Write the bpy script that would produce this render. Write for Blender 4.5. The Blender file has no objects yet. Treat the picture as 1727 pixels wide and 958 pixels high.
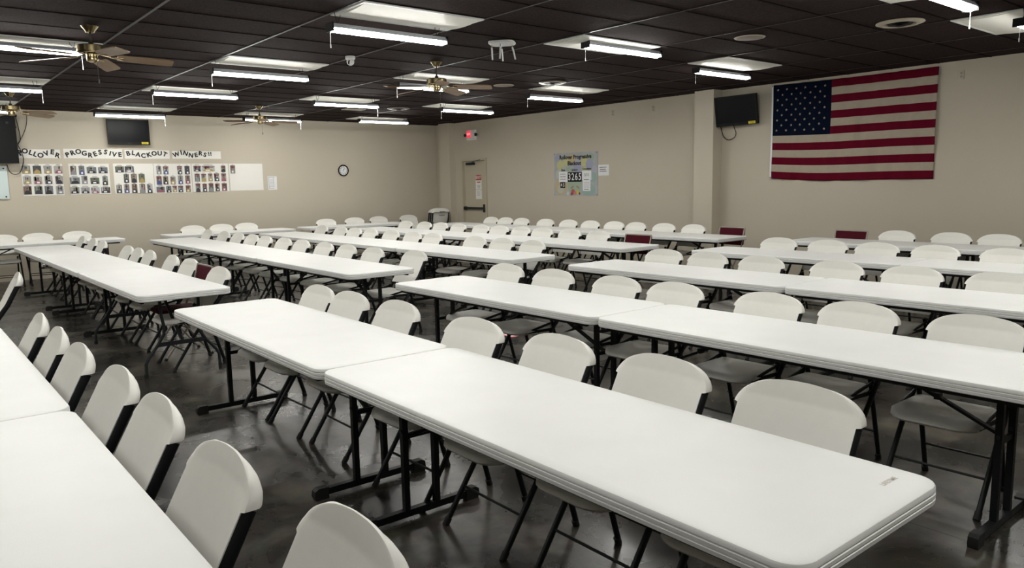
import bpy, bmesh, math, random
from mathutils import Vector, Matrix
PI = math.pi
R = math.radians
random.seed(7)
C = bpy.context.scene.collection
scene = bpy.context.scene

# ------------------------------------------------------------------ camera, world, exposure
CAM_H = 1.594
CEIL = 3.042
yaw, pitch, roll = 0.6902, -0.1342, -0.0192
fwd = Vector((math.sin(yaw)*math.cos(pitch), math.cos(yaw)*math.cos(pitch), math.sin(pitch)))
rt = Vector((math.cos(yaw), -math.sin(yaw), 0)); up = rt.cross(fwd)
rt2 = rt*math.cos(roll) + up*math.sin(roll); up2 = -rt*math.sin(roll) + up*math.cos(roll)
cd = bpy.data.cameras.new('camera'); cam = bpy.data.objects.new('camera', cd); C.objects.link(cam)
cam.matrix_world = Matrix(((rt2.x, up2.x, -fwd.x, 0), (rt2.y, up2.y, -fwd.y, 0), (rt2.z, up2.z, -fwd.z, CAM_H), (0, 0, 0, 1)))
cd.sensor_width = 36; cd.lens = 1271.45/1727*36; cd.clip_start = 0.05
scene.camera = cam
scene.view_settings.view_transform = 'Standard'; scene.view_settings.look = 'None'
scene.view_settings.gamma = 1; scene.view_settings.use_curve_mapping = False
scene.view_settings.exposure = 2.58
LAMP = 11.0           # strength of every shop light's diffuser
wd = bpy.data.worlds.new('world'); scene.world = wd; wd.use_nodes = True
wd.node_tree.nodes['Background'].inputs[0].default_value = (0.9, 0.92, 1, 1)
wd.node_tree.nodes['Background'].inputs[1].default_value = 0.02

# ------------------------------------------------------------------ materials
def mat(name, col, rough=0.5, metal=0.0, bump=0.0, bscale=200.0, var=0.0, vscale=8.0, emit=None, spec=0.5, coat=0.0):
    m = bpy.data.materials.new(name); m.use_nodes = True
    nt = m.node_tree; b = nt.nodes['Principled BSDF']
    b.inputs['Base Color'].default_value = (*col, 1); b.inputs['Roughness'].default_value = rough
    b.inputs['Metallic'].default_value = metal; b.inputs['Specular IOR Level'].default_value = spec
    b.inputs['Coat Weight'].default_value = coat
    tc = nt.nodes.new('ShaderNodeTexCoord')
    if var > 0:
        n = nt.nodes.new('ShaderNodeTexNoise'); n.inputs['Scale'].default_value = vscale; n.inputs['Detail'].default_value = 5
        nt.links.new(tc.outputs['Object'], n.inputs['Vector'])
        mx = nt.nodes.new('ShaderNodeMix'); mx.data_type = 'RGBA'
        mx.inputs[6].default_value = (*[c*(1-var) for c in col], 1); mx.inputs[7].default_value = (*[min(1, c*(1+var)) for c in col], 1)
        nt.links.new(n.outputs['Fac'], mx.inputs[0]); nt.links.new(mx.outputs[2], b.inputs['Base Color'])
    if bump > 0:
        n2 = nt.nodes.new('ShaderNodeTexNoise'); n2.inputs['Scale'].default_value = bscale; n2.inputs['Detail'].default_value = 3
        nt.links.new(tc.outputs['Object'], n2.inputs['Vector'])
        bp = nt.nodes.new('ShaderNodeBump'); bp.inputs['Strength'].default_value = bump; bp.inputs['Distance'].default_value = 0.005
        nt.links.new(n2.outputs['Fac'], bp.inputs['Height']); nt.links.new(bp.outputs[0], b.inputs['Normal'])
    if emit:
        b.inputs['Emission Color'].default_value = (*emit[0], 1); b.inputs['Emission Strength'].default_value = emit[1]
    return m

M = {}
M['wall'] = mat('wall_paint', (.535, .485, .39), .75, bump=.12, bscale=90, var=.03, vscale=1.5)
M['wall_trim'] = mat('pilaster_paint', (.555, .503, .405), .6, bump=.08, bscale=90)
M['table'] = mat('table_plastic', (.78, .785, .765), .42, bump=.12, bscale=420, var=.045, vscale=5)
M['chair'] = mat('chair_plastic', (.78, .77, .715), .45, bump=.10, bscale=500, var=.03, vscale=25)
M['steel'] = mat('dark_powder_coat', (.0055, .0065, .0075), .45, bump=.05, bscale=900, spec=.28)
M['steel2'] = mat('grey_steel', (.028, .031, .034), .42, metal=.3, spec=.3)
M['rubber'] = mat('black_rubber', (.008, .008, .008), .7)
M['red_fabric'] = mat('burgundy_vinyl', (.065, .005, .012), .7, spec=.1, bump=.2, bscale=300)
M['beige_metal'] = mat('tan_metal', (.30, .27, .23), .4, metal=.4)
M['white_metal'] = mat('white_enamel', (.78, .78, .76), .4)
M['trof'] = mat('white_panel', (.80, .79, .72), .5, var=.02, vscale=3)
M['lampbody'] = mat('lamp_housing', (.50, .52, .58), .4)
M['black'] = mat('black_plastic', (.004, .0045, .005), .45, spec=.2)
M['screen'] = mat('dark_screen', (.002, .003, .004), .35, spec=.15)
M['board_grey'] = mat('charcoal_board', (.005, .0055, .006), .6, spec=.2)
M['yellow'] = mat('yellow_sticker', (.75, .62, .02), .5)
M['ink'] = mat('black_ink', (.012, .012, .013), .7)
M['grey_ink'] = mat('grey_ink', (.25, .25, .25), .8)
M['paper'] = mat('paper', (.80, .79, .74), .8, var=.02, vscale=6)
M['paper2'] = mat('paper_white', (.78, .79, .80), .8)
M['brass'] = mat('antique_brass', (.35, .28, .15), .25, metal=1.0)
M['brass_dark'] = mat('dark_bronze', (.05, .045, .035), .35, metal=.7)
M['beige_plate'] = mat('beige_plastic', (.50, .45, .35), .5)
M['door'] = mat('door_paint', (.50, .45, .34), .5, bump=.05, bscale=60)
M['red_sign'] = mat('red_sign', (.45, .01, .02), .5)
M['white'] = mat('white_plastic', (.82, .82, .80), .4)
M['exit_glow'] = mat('exit_glow', (.5, .02, .03), .5, emit=((1, .03, .07), .16))
M['flag_red'] = mat('flag_red', (.115, .002, .014), .85, var=.10, vscale=14, spec=.1)
M['flag_white'] = mat('flag_white', (.40, .345, .27), .85, var=.10, vscale=14)
M['flag_blue'] = mat('flag_blue', (.0015, .005, .017), .85, spec=.1)
M['glassboard'] = mat('pale_glass', (.62, .72, .72), .1)
M['pink'] = mat('pink_tape', (.75, .22, .25), .5)

def wood_mat():
    m = bpy.data.materials.new('oak_blade'); m.use_nodes = True; nt = m.node_tree; b = nt.nodes['Principled BSDF']
    tc = nt.nodes.new('ShaderNodeTexCoord'); mp = nt.nodes.new('ShaderNodeMapping'); mp.inputs['Scale'].default_value = (3, 40, 40)
    n = nt.nodes.new('ShaderNodeTexNoise'); n.inputs['Scale'].default_value = 1.5; n.inputs['Detail'].default_value = 6
    cr = nt.nodes.new('ShaderNodeValToRGB'); cr.color_ramp.elements[0].color = (.15, .085, .04, 1); cr.color_ramp.elements[1].color = (.42, .27, .15, 1)
    nt.links.new(tc.outputs['Object'], mp.inputs[0]); nt.links.new(mp.outputs[0], n.inputs['Vector']); nt.links.new(n.outputs['Fac'], cr.inputs[0])
    nt.links.new(cr.outputs[0], b.inputs['Base Color']); b.inputs['Roughness'].default_value = .35
    return m
M['wood'] = wood_mat()

def lamp_mat():
    m = bpy.data.materials.new('led_diffuser'); m.use_nodes = True; nt = m.node_tree
    b = nt.nodes['Principled BSDF']; b.inputs['Base Color'].default_value = (.9, .9, .88, 1)
    b.inputs['Emission Color'].default_value = (1, .985, .935, 1); b.inputs['Emission Strength'].default_value = LAMP
    return m
M['lamp'] = lamp_mat()

def floor_mat():
    m = bpy.data.materials.new('polished_concrete'); m.use_nodes = True; nt = m.node_tree; b = nt.nodes['Principled BSDF']; N = nt.nodes.new; K = nt.links.new
    tc = N('ShaderNodeTexCoord')
    n = N('ShaderNodeTexNoise'); n.inputs['Scale'].default_value = 1.7; n.inputs['Detail'].default_value = 10; n.inputs['Roughness'].default_value = .64; n.inputs['Distortion'].default_value = .35
    K(tc.outputs['Object'], n.inputs['Vector'])
    cr = N('ShaderNodeValToRGB'); e = cr.color_ramp.elements
    e[0].position = .34; e[0].color = (.010, .009, .0075, 1); e[1].position = .68; e[1].color = (.125, .110, .085, 1)
    mid = e.new(.52); mid.color = (.036, .032, .0255, 1)
    K(n.outputs['Fac'], cr.inputs[0])
    n2 = N('ShaderNodeTexNoise'); n2.inputs['Scale'].default_value = 9; n2.inputs['Detail'].default_value = 6; n2.inputs['Roughness'].default_value = .6
    K(tc.outputs['Object'], n2.inputs['Vector'])
    mx = N('ShaderNodeMix'); mx.data_type = 'RGBA'; mx.blend_type = 'OVERLAY'; mx.inputs[0].default_value = .38
    K(cr.outputs[0], mx.inputs[6]); K(n2.outputs['Color'], mx.inputs[7])
    hs = N('ShaderNodeHueSaturation'); hs.inputs['Saturation'].default_value = .9; K(mx.outputs[2], hs.inputs['Color'])
    # saw-cut joints in the slab
    sp = N('ShaderNodeSeparateXYZ'); K(tc.outputs['Object'], sp.inputs[0])
    prev = None
    for ax, off in (('X', .9), ('Y', 1.3)):
        a = N('ShaderNodeMath'); a.operation = 'ADD'; a.inputs[1].default_value = 60+off; K(sp.outputs[ax], a.inputs[0])
        md = N('ShaderNodeMath'); md.operation = 'MODULO'; md.inputs[1].default_value = 4.6; K(a.outputs[0], md.inputs[0])
        lt = N('ShaderNodeMath'); lt.operation = 'LESS_THAN'; lt.inputs[1].default_value = .008; K(md.outputs[0], lt.inputs[0])
        if prev: 
            mm = N('ShaderNodeMath'); mm.operation = 'MAXIMUM'; K(prev.outputs[0], mm.inputs[0]); K(lt.outputs[0], mm.inputs[1]); prev = mm
        else: prev = lt
    mj = N('ShaderNodeMix'); mj.data_type = 'RGBA'; mj.inputs[7].default_value = (.02, .018, .016, 1)
    K(prev.outputs[0], mj.inputs[0]); K(hs.outputs[0], mj.inputs[6]); K(mj.outputs[2], b.inputs['Base Color'])
    rr = N('ShaderNodeMapRange'); rr.inputs[1].default_value = .3; rr.inputs[2].default_value = .7; rr.inputs[3].default_value = .17; rr.inputs[4].default_value = .40; K(n.outputs['Fac'], rr.inputs[0]); K(rr.outputs[0], b.inputs['Roughness'])
    n3 = N('ShaderNodeTexNoise'); n3.inputs['Scale'].default_value = 5; n3.inputs['Detail'].default_value = 2; K(tc.outputs['Object'], n3.inputs['Vector'])
    bp = N('ShaderNodeBump'); bp.inputs['Strength'].default_value = .06; bp.inputs['Distance'].default_value = .012; K(n3.outputs['Fac'], bp.inputs['Height']); K(bp.outputs[0], b.inputs['Normal'])
    b.inputs['Specular IOR Level'].default_value = .40
    return m
M['floor'] = floor_mat()

def tile_mat():
    m = bpy.data.materials.new('brown_acoustic_tile'); m.use_nodes = True; nt = m.node_tree; b = nt.nodes['Principled BSDF']; N = nt.nodes.new; K = nt.links.new
    tc = N('ShaderNodeTexCoord')
    n = N('ShaderNodeTexNoise'); n.inputs['Scale'].default_value = 60; n.inputs['Detail'].default_value = 8; n.inputs['Roughness'].default_value = .75; K(tc.outputs['Object'], n.inputs['Vector'])
    cr = N('ShaderNodeValToRGB'); e = cr.color_ramp.elements; e[0].position = .35; e[0].color = (.0125, .0075, .0075, 1); e[1].position = .7; e[1].color = (.052, .033, .0325, 1)
    K(n.outputs['Fac'], cr.inputs[0]); K(cr.outputs[0], b.inputs['Base Color']); b.inputs['Roughness'].default_value = .9; b.inputs['Specular IOR Level'].default_value = .08
    bp = N('ShaderNodeBump'); bp.inputs['Strength'].default_value = .8; bp.inputs['Distance'].default_value = .006; K(n.outputs['Fac'], bp.inputs['Height']); K(bp.outputs[0], b.inputs['Normal'])
    return m
M['tile'] = tile_mat()
M['tbar'] = mat('brown_tbar', (.013, .0105, .010), .42, bump=.1, bscale=30, spec=.22)
M['crossbar'] = mat('dark_cross_tee', (.005, .0035, .0035), .9, spec=.05)

# ------------------------------------------------------------------ helpers
class MB:
    def __init__(s): s.v = []; s.f = []; s.mi = []; s.mats = []
    def mid(s, m):
        if m not in s.mats: s.mats.append(m)
        return s.mats.index(m)
    def add(s, vs, fs, m):
        o = len(s.v); s.v += [tuple(v) for v in vs]; i = s.mid(m)
        for f in fs: s.f.append(tuple(o+k for k in f)); s.mi.append(i)
        return s
    def box(s, x0, x1, y0, y1, z0, z1, m):
        vs = [(x, y, z) for z in (z0, z1) for y in (y0, y1) for x in (x0, x1)]
        return s.add(vs, [(0, 2, 3, 1), (4, 5, 7, 6), (0, 1, 5, 4), (2, 6, 7, 3), (0, 4, 6, 2), (1, 3, 7, 5)], m)
    def bar(s, a, b, w, h, m, upv=(0, 0, 1)):
        a = Vector(a); b = Vector(b); d = (b-a).normalized(); u = Vector(upv)
        sd = d.cross(u)
        if sd.length < 1e-4: sd = d.cross(Vector((1, 0, 0)))
        sd.normalize(); u2 = sd.cross(d).normalized()
        vs = [p + sd*sx*w/2 + u2*sz*h/2 for p in (a, b) for sx, sz in ((-1, -1), (1, -1), (1, 1), (-1, 1))]
        return s.add(vs, [(3, 2, 1, 0), (4, 5, 6, 7), (0, 1, 5, 4), (1, 2, 6, 5), (2, 3, 7, 6), (3, 0, 4, 7)], m)
    def tube(s, pts, r, m, n=10, rx=None):
        pts = [Vector(p) for p in pts]; rings = []; ref = None
        for i, p in enumerate(pts):
            d = (pts[min(i+1, len(pts)-1)] - pts[max(i-1, 0)]).normalized()
            if ref is None: ref = d.orthogonal().normalized() if rx is None else Vector(rx)
            u = (ref - d*ref.dot(d)).normalized(); ref = u; w = d.cross(u)
            ra, rb = (r, r) if not isinstance(r, tuple) else r
            rings.append([p + u*math.cos(2*PI*k/n)*ra + w*math.sin(2*PI*k/n)*rb for k in range(n)])
        vs = [v for rg in rings for v in rg]; fs = []
        for i in range(len(rings)-1):
            for k in range(n): fs.append((i*n+k, i*n+(k+1) % n, (i+1)*n+(k+1) % n, (i+1)*n+k))
        fs.append(tuple(reversed(range(n)))); L = (len(rings)-1)*n; fs.append(tuple(L+k for k in range(n)))
        return s.add(vs, fs, m)
    def lathe(s, prof, c, m, n=24, axis='z'):
        vs = []; fs = []
        for r, z in prof:
            for k in range(n):
                a = 2*PI*k/n; p = (r*math.cos(a), r*math.sin(a), z)
                if axis == 'y': p = (p[0], -p[2], p[1])
                if axis == 'x': p = (p[2], p[0], p[1])
                vs.append((c[0]+p[0], c[1]+p[1], c[2]+p[2]))
        for i in range(len(prof)-1):
            for k in range(n): fs.append((i*n+k, i*n+(k+1) % n, (i+1)*n+(k+1) % n, (i+1)*n+k))
        fs.append(tuple(reversed(range(n)))); L = (len(prof)-1)*n; fs.append(tuple(L+k for k in range(n)))
        return s.add(vs, fs, m)
    def rings(s, rings, m, cap0=True, cap1=True):
        n = len(rings[0]); vs = [v for r_ in rings for v in r_]; fs = []
        for i in range(len(rings)-1):
            for k in range(n): fs.append((i*n+k, i*n+(k+1) % n, (i+1)*n+(k+1) % n, (i+1)*n+k))
        if cap0: fs.append(tuple(reversed(range(n))))
        if cap1: L = (len(rings)-1)*n; fs.append(tuple(L+k for k in range(n)))
        return s.add(vs, fs, m)
    def xf(s, M4):
        s.v = [tuple(M4 @ Vector(v)) for v in s.v]; return s
    def mesh(s, name, smooth=35, fix=True):
        me = bpy.data.meshes.new(name); me.from_pydata(s.v, [], s.f)
        for m in s.mats: me.materials.append(m)
        me.polygons.foreach_set('material_index', s.mi)
        if fix:
            bm = bmesh.new(); bm.from_mesh(me); bmesh.ops.recalc_face_normals(bm, faces=bm.faces); bm.to_mesh(me); bm.free()
        if smooth:
            me.polygons.foreach_set('use_smooth', [True]*len(me.polygons)); me.set_sharp_from_angle(angle=R(smooth))
        me.update(); return me

def link(name, me, parent=None, loc=None, rotz=None, label=None, cat=None, group=None, kind=None):
    o = bpy.data.objects.new(name, me); C.objects.link(o)
    if parent is not None: o.parent = parent
    if loc is not None: o.location = loc
    if rotz is not None: o.rotation_euler = (0, 0, rotz)
    for k, v in (('label', label), ('category', cat), ('group', group), ('kind', kind)):
        if v: o[k] = v
    return o
def thing(name, label, cat, loc=(0, 0, 0), rotz=0, group=None): return link(name, None, None, loc, rotz, label, cat, group)
def struct(name, mb, smooth=None, parent=None): return link(name, mb.mesh(name, smooth), parent, kind='structure')
def copy_tree(o, parent=None):
    c = o.copy(); C.objects.link(c)
    if parent is not None: c.parent = parent
    for ch in [x for x in C.objects if x.parent == o]: copy_tree(ch, c)
    return c
ORD = ['first', 'second', 'third', 'fourth', 'fifth', 'sixth', 'seventh', 'eighth', 'ninth', 'tenth', 'eleventh', 'twelfth']

_fonts = {}
def text_mesh(txt, size, bold=0.0, squash=1.0):
    cu = bpy.data.curves.new('t', 'FONT'); cu.body = txt; cu.size = size; cu.align_x = 'CENTER'; cu.align_y = 'CENTER'; cu.offset = bold; cu.resolution_u = 3
    ob = bpy.data.objects.new('t', cu); C.objects.link(ob)
    dg = bpy.context.evaluated_depsgraph_get(); ev = ob.evaluated_get(dg); me = ev.to_mesh()
    vs = [(v.co.x*squash, v.co.y, 0) for v in me.vertices]; fs = [tuple(p.vertices) for p in me.polygons]
    ev.to_mesh_clear(); bpy.data.objects.remove(ob); bpy.data.curves.remove(cu)
    return vs, fs
def add_text(mb, txt, size, M4, m, bold=0.0, squash=1.0, rot=0):
    vs, fs = text_mesh(txt, size, bold, squash)
    Rm = Matrix.Rotation(rot, 4, 'Z')
    mb.add([M4 @ (Rm @ Vector(v)) for v in vs], fs, m)
WY, WX = 16.1, 10.9
def on_left(x, z, d): return Matrix(((1, 0, 0, x), (0, 0, -1, WY-d), (0, 1, 0, z), (0, 0, 0, 1)))
def on_right(y, z, d): return Matrix(((0, 0, -1, WX-d), (-1, 0, 0, y), (0, 1, 0, z), (0, 0, 0, 1)))
def flatquad(mb, M4, x0, z0, x1, z1, m, d=0.0, th=0.0):
    if th:
        vs = [M4 @ Vector((x, z, d-dd)) for dd in (th, 0) for x, z in ((x0, z0), (x1, z0), (x1, z1), (x0, z1))]
        mb.add(vs, [(3, 2, 1, 0), (4, 5, 6, 7), (0, 1, 5, 4), (1, 2, 6, 5), (2, 3, 7, 6), (3, 0, 4, 7)], m)
    else: mb.add([M4 @ Vector((x, z, d)) for x, z in ((x0, z0), (x1, z0), (x1, z1), (x0, z1))], [(0, 1, 2, 3)], m)
def disc(mb, M4, cx, cz, rx, rz, m, d=0.0, n=16):
    mb.add([M4 @ Vector((cx+rx*math.cos(2*PI*k/n), cz+rz*math.sin(2*PI*k/n), d)) for k in range(n)], [tuple(range(n))], m)

# ------------------------------------------------------------------ room shell
X0, X1, Y0, Y1 = -4.1, WX, -5.0, WY
b = MB(); b.box(X0-.2, X1+.2, Y0-.2, Y1+.2, -.15, 0, M['floor']); struct('floor', b)
b = MB(); b.box(X0-.2, X1+.2, Y0-.2, Y1+.2, CEIL, CEIL+.12, M['tile']); struct('ceiling', b)
b = MB(); b.box(X0-.2, X1+.2, Y1, Y1+.2, 0, CEIL, M['wall']); struct('wall_back', b)
b = MB()
b.box(X1, X1+.2, Y0, 14.07, 0, CEIL, M['wall']); b.box(X1, X1+.2, 15.0, Y1, 0, CEIL, M['wall']); b.box(X1, X1+.2, 14.07, 15.0, 2.15, CEIL, M['wall'])
struct('wall_right', b)
b = MB(); b.box(X0-.2, X0, Y0, Y1, 0, CEIL, M['wall']); struct('wall_left', b)
b = MB(); b.box(X0, X1, Y0-.2, Y0, 0, CEIL, M['wall']); struct('wall_front', b)
# pilasters
b = MB(); b.box(10.66, X1, 7.62, 8.0, 0, CEIL, M['wall_trim']); struct('trim_1', b)
b = MB(); b.box(10.72, X1, 15.28, 15.72, 0, CEIL, M['wall_trim']); struct('trim_2', b)
# ceiling grid: T-bars every 4 ft one way, 2 ft the other
GU, GV, FT = 3.069, 6.095, .3048
b = MB()
k = -6
for k in range(-6, 7):
    x = GU + k*4*FT
    if X0 < x < X1: b.box(x-.012, x+.012, Y0, Y1, CEIL-.006, CEIL-.0005, M['tbar'])
for k in range(-19, 18):
    y = GV + k*2*FT
    if Y0 < y < Y1: b.box(X0, X1, y-.009, y+.009, CEIL-.004, CEIL-.0005, M['crossbar'])
struct('trim_3', b)
# door in the right wall
b = MB()
b.box(WX-.03, WX+.12, 14.04, 14.095, 0, 2.17, M['door']); b.box(WX-.03, WX+.12, 14.975, 15.03, 0, 2.17, M['door']); b.box(WX-.03, WX+.12, 14.095, 14.975, 2.115, 2.17, M['door'])
dr = struct('door_1', b)
b = MB(); b.box(WX+.04, WX+.085, 14.098, 14.972, .01, 2.112, M['door']); link('door_leaf', b.mesh('door_leaf', None), dr, kind='structure')
b = MB(); b.box(WX-.02, WX+.04, 14.11, 14.96, .965, 1.02, M['steel2']); b.box(WX-.05, WX+.04, 14.10, 14.16, .90, 1.09, M['steel2']); b.box(WX-.03, WX+.04, 14.90, 14.96, .95, 1.03, M['steel2'])
link('panic_bar', b.mesh('panic_bar', None), dr)
b = MB(); b.box(WX-.01, WX+.04, 14.55, 14.86, 2.02, 2.08, M['steel2']); b.bar((WX-.02, 14.6, 2.07), (WX-.10, 14.42, 2.10), .02, .012, M['steel2']); b.bar((WX-.10, 14.42, 2.10), (WX-.03, 14.25, 2.13), .02, .012, M['steel2'])
link('door_closer', b.mesh('door_closer', None), dr)
Md = Matrix.Translation((.085, 0, 0)) @ on_right(14.42, 0, .047)
s = thing('exit_notice', 'red and white EXIT notice with printed papers taped on the corner door', 'notice', (WX+.04, 14.42, 1.2))
Mi = Matrix.Translation((-(WX+.04), -14.42, -1.2))
Md = Matrix(((0, 0, -1, WX+.038), (-1, 0, 0, 14.42), (0, 1, 0, 0), (0, 0, 0, 1)))
b = MB(); flatquad(b, Md, -.10, 1.66, .10, 1.78, M['red_sign'], 0, .002); add_text(b, 'EXIT', .10, Md @ Matrix.Translation((0, 1.72, .001)), M['paper'], .002); b.xf(Mi); link('sign_panel', b.mesh('sign_panel', None), s)
b = MB(); flatquad(b, Md, -.115, 1.44, .115, 1.65, M['paper'], 0, .002); flatquad(b, Md, -.07, 1.60, .07, 1.62, M['red_sign'], .001)
for i in range(3): flatquad(b, Md, -.07+.015*i, 1.53-.03*i, .07-.01*i, 1.54-.03*i, M['grey_ink'], .001)
b.xf(Mi); link('paper_sheet', b.mesh('paper_sheet', None), s)
b = MB(); flatquad(b, Md, -.12, 1.21, .115, 1.43, M['paper'], 0, .002)
for i in range(4): flatquad(b, Md, -.08, 1.39-.03*i, .06-.01*(i % 2), 1.396-.03*i, M['grey_ink'], .001)
b.xf(Mi); link('paper_sheet', b.mesh('paper_sheet', None), s)
BANNER_LETTERS = {
  'ROLLOVER': [('R', 1.955, 2.276, -15), ('O', 2.041, 2.309, 0), ('L', 2.129, 2.283, -20), ('L', 2.195, 2.254, -25), ('O', 2.278, 2.235, 0), ('V', 2.372, 2.27, 20), ('E', 2.466, 2.296, -8), ('R', 2.543, 2.237, -20)],
  'PROGRESSIVE': [('P', 2.706, 2.248, 20), ('R', 2.791, 2.284, 18), ('O', 2.887, 2.308, 0), ('G', 2.983, 2.278, 0), ('R', 3.077, 2.244, -5), ('E', 3.163, 2.267, 20), ('S', 3.249, 2.299, 8), ('S', 3.344, 2.305, -15), ('I', 3.421, 2.28, -18), ('V', 3.491, 2.259, -12), ('E', 3.588, 2.258, 0)],
  'BLACKOUT': [('B', 3.736, 2.283, 12), ('L', 3.829, 2.294, -8), ('A', 3.911, 2.263, -12), ('C', 4.005, 2.242, 0), ('K', 4.108, 2.259, 15), ('O', 4.205, 2.285, 0), ('U', 4.308, 2.29, -3), ('T', 4.403, 2.272, -25)],
  'WINNERS!!': [('W', 4.62, 2.269, 18), ('I', 4.716, 2.308, 8), ('N', 4.799, 2.295, -20), ('N', 4.902, 2.254, -12), ('E', 5.003, 2.263, 12), ('R', 5.091, 2.297, -8), ('S', 5.18, 2.268, -15), ('!', 5.258, 2.285, 5), ('!', 5.302, 2.286, 3)],
}
PHOTO_RECTS = {
  1: [(1.975, 1.917, 2.091, 2.046), (2.142, 1.915, 2.258, 2.045), (2.313, 1.917, 2.427, 2.045), (2.476, 1.918, 2.601, 2.042), (1.976, 1.733, 2.089, 1.858), (2.138, 1.73, 2.257, 1.851), (2.308, 1.729, 2.422, 1.858), (2.477, 1.727, 2.591, 1.856), (1.967, 1.548, 2.081, 1.68), (2.135, 1.551, 2.25, 1.677), (2.296, 1.547, 2.415, 1.677), (2.472, 1.545, 2.586, 1.674)],
  2: [(2.734, 1.894, 2.821, 2.04), (2.871, 1.893, 2.957, 2.041), (3.007, 1.916, 3.153, 2.018), (3.199, 1.915, 3.345, 2.016), (2.716, 1.722, 2.862, 1.83), (2.903, 1.72, 2.994, 1.854), (3.051, 1.717, 3.188, 1.821), (3.251, 1.697, 3.336, 1.845), (2.703, 1.545, 2.842, 1.651), (2.877, 1.543, 3.017, 1.646), (3.047, 1.539, 3.18, 1.642), (3.22, 1.543, 3.36, 1.641)],
  3: [(3.49, 1.93, 3.631, 2.033), (3.659, 1.929, 3.805, 2.033), (3.625, 1.734, 3.709, 1.881), (3.756, 1.735, 3.849, 1.883), (3.896, 1.733, 3.992, 1.882), (3.481, 1.538, 3.57, 1.679), (3.615, 1.537, 3.702, 1.687), (3.756, 1.534, 3.843, 1.69), (3.896, 1.531, 3.987, 1.688), (4.029, 1.528, 4.123, 1.685)],
  4: [(4.227, 1.889, 4.313, 2.037), (4.351, 1.888, 4.445, 2.032), (4.216, 1.686, 4.304, 1.836), (4.336, 1.69, 4.427, 1.834), (4.203, 1.531, 4.344, 1.633), (4.384, 1.528, 4.473, 1.641), (4.621, 1.887, 4.709, 2.037), (4.763, 1.885, 4.85, 2.037), (4.475, 1.688, 4.566, 1.828), (4.62, 1.691, 4.709, 1.843), (4.763, 1.698, 4.847, 1.845), (4.502, 1.532, 4.581, 1.645), (4.613, 1.529, 4.699, 1.643), (4.759, 1.529, 4.845, 1.646)],
  5: [(4.938, 1.94, 5.077, 2.042), (5.114, 1.939, 5.346, 2.042), (5.49, 1.926, 5.574, 2.045), (4.951, 1.734, 5.04, 1.879), (5.08, 1.732, 5.17, 1.878), (5.218, 1.742, 5.298, 1.883), (5.338, 1.74, 5.436, 1.885), (5.481, 1.738, 5.577, 1.884), (4.952, 1.527, 5.04, 1.682), (5.091, 1.527, 5.17, 1.674), (5.215, 1.524, 5.302, 1.681), (5.346, 1.536, 5.431, 1.676), (5.484, 1.536, 5.578, 1.677)],
  6: [(5.686, 1.898, 5.774, 2.047)],
}

# ------------------------------------------------------------------ folding tables
TH = .737
def rrect(hx, hy, r, z, n=6):
    pts = []
    for cx, cy, a0 in ((hx-r, hy-r, 0), (-hx+r, hy-r, 90), (-hx+r, -hy+r, 180), (hx-r, -hy+r, 270)):
        for k in range(n+1):
            a = R(a0+90*k/n); pts.append((cx+r*math.cos(a), cy+r*math.sin(a), z))
    return pts
def table_top_mesh():
    hx, hy = .381, 1.2175; b = MB()
    prof = [(.03, -.052), (.008, -.056), (.001, -.052), (.000, -.040), (.0035, -.0375), (.0035, -.036), (.000, -.0335), (.000, -.024), (.0035, -.0215), (.0035, -.020), (.0005, -.0175), (.001, -.008), (.004, -.0025), (.010, 0.0), (.05, 0.0)]
    b.rings([rrect(hx-i, hy-i, .075-i if .075-i > .02 else .02, TH+z) for i, z in prof], M['table'])
    return b.mesh('tabletop', 30)
def t_leg_mesh(sign):     # two posts on a floor bar, folding brace towards the table middle
    b = MB()
    for px in (-.085, .085): b.box(px-.0145, px+.0145, -.0145, .0145, .03, TH-.05, M['steel'])
    b.box(-.30, .30, -.016, .016, .018, .052, M['steel'])
    b.box(-.16, .16, -.018, .018, TH-.085, TH-.053, M['steel'])
    b.box(-.085, .085, -.008, .008, .40, .425, M['steel'])
    for px in (-.085, .085): b.tube([(px-.02, 0, .44), (px+.02, 0, .44)], .009, M['steel2'], 8)
    b.bar((0, 0, .415), (0, sign*.30, .55), .026, .014, M['steel']); b.bar((.0, sign*.28, .54), (0, sign*.58, TH-.058), .030, .016, M['steel'])
    b.box(-.02, .02, sign*.29-.012, sign*.29+.012, .535, .565, M['steel2'])
    return b.mesh('leg_frame', 30)
def cap_mesh(sx):
    b = MB()
    pr = [(0, 0), (.07, 0), (.078, .02), (.074, .05), (.055, .062), (0, .06)]
    vs = [(sx*(.255+x), y, z) for y in (-.021, .021) for x, z in pr]; n = len(pr)
    b.add(vs, [tuple(range(n)), tuple(range(2*n-1, n-1, -1))] + [(k, (k+1) % n, n+(k+1) % n, n+k) for k in range(n)], M['rubber'])
    return b.mesh('foot_cap', 30)
def wish_leg_mesh(sign):
    b = MB()
    for s in (-1, 1):
        b.tube([(s*.16, 0, TH-.055), (s*.155, 0, .52), (s*.14, 0, .43), (s*.145, 0, .36), (s*.20, 0, .27), (s*.28, 0, .17), (s*.305, 0, .12), (s*.31, 0, .0)], .0135, M['steel2'], 10)
        b.tube([(s*.31, 0, 0), (s*.31, 0, .035)], .017, M['rubber'], 10)
    b.box(-.20, .20, -.008, .008, .255, .29, M['steel2'])
    b.box(-.2, .2, -.014, .014, TH-.075, TH-.053, M['steel2'])
    b.bar((0, 0, .285), (0, sign*.04, .33), .02, .012, M['steel2']); b.bar((0, sign*.03, .30), (0, sign*.55, TH-.06), .024, .012, M['steel2'])
    return b.mesh('leg_frame', 30)
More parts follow.
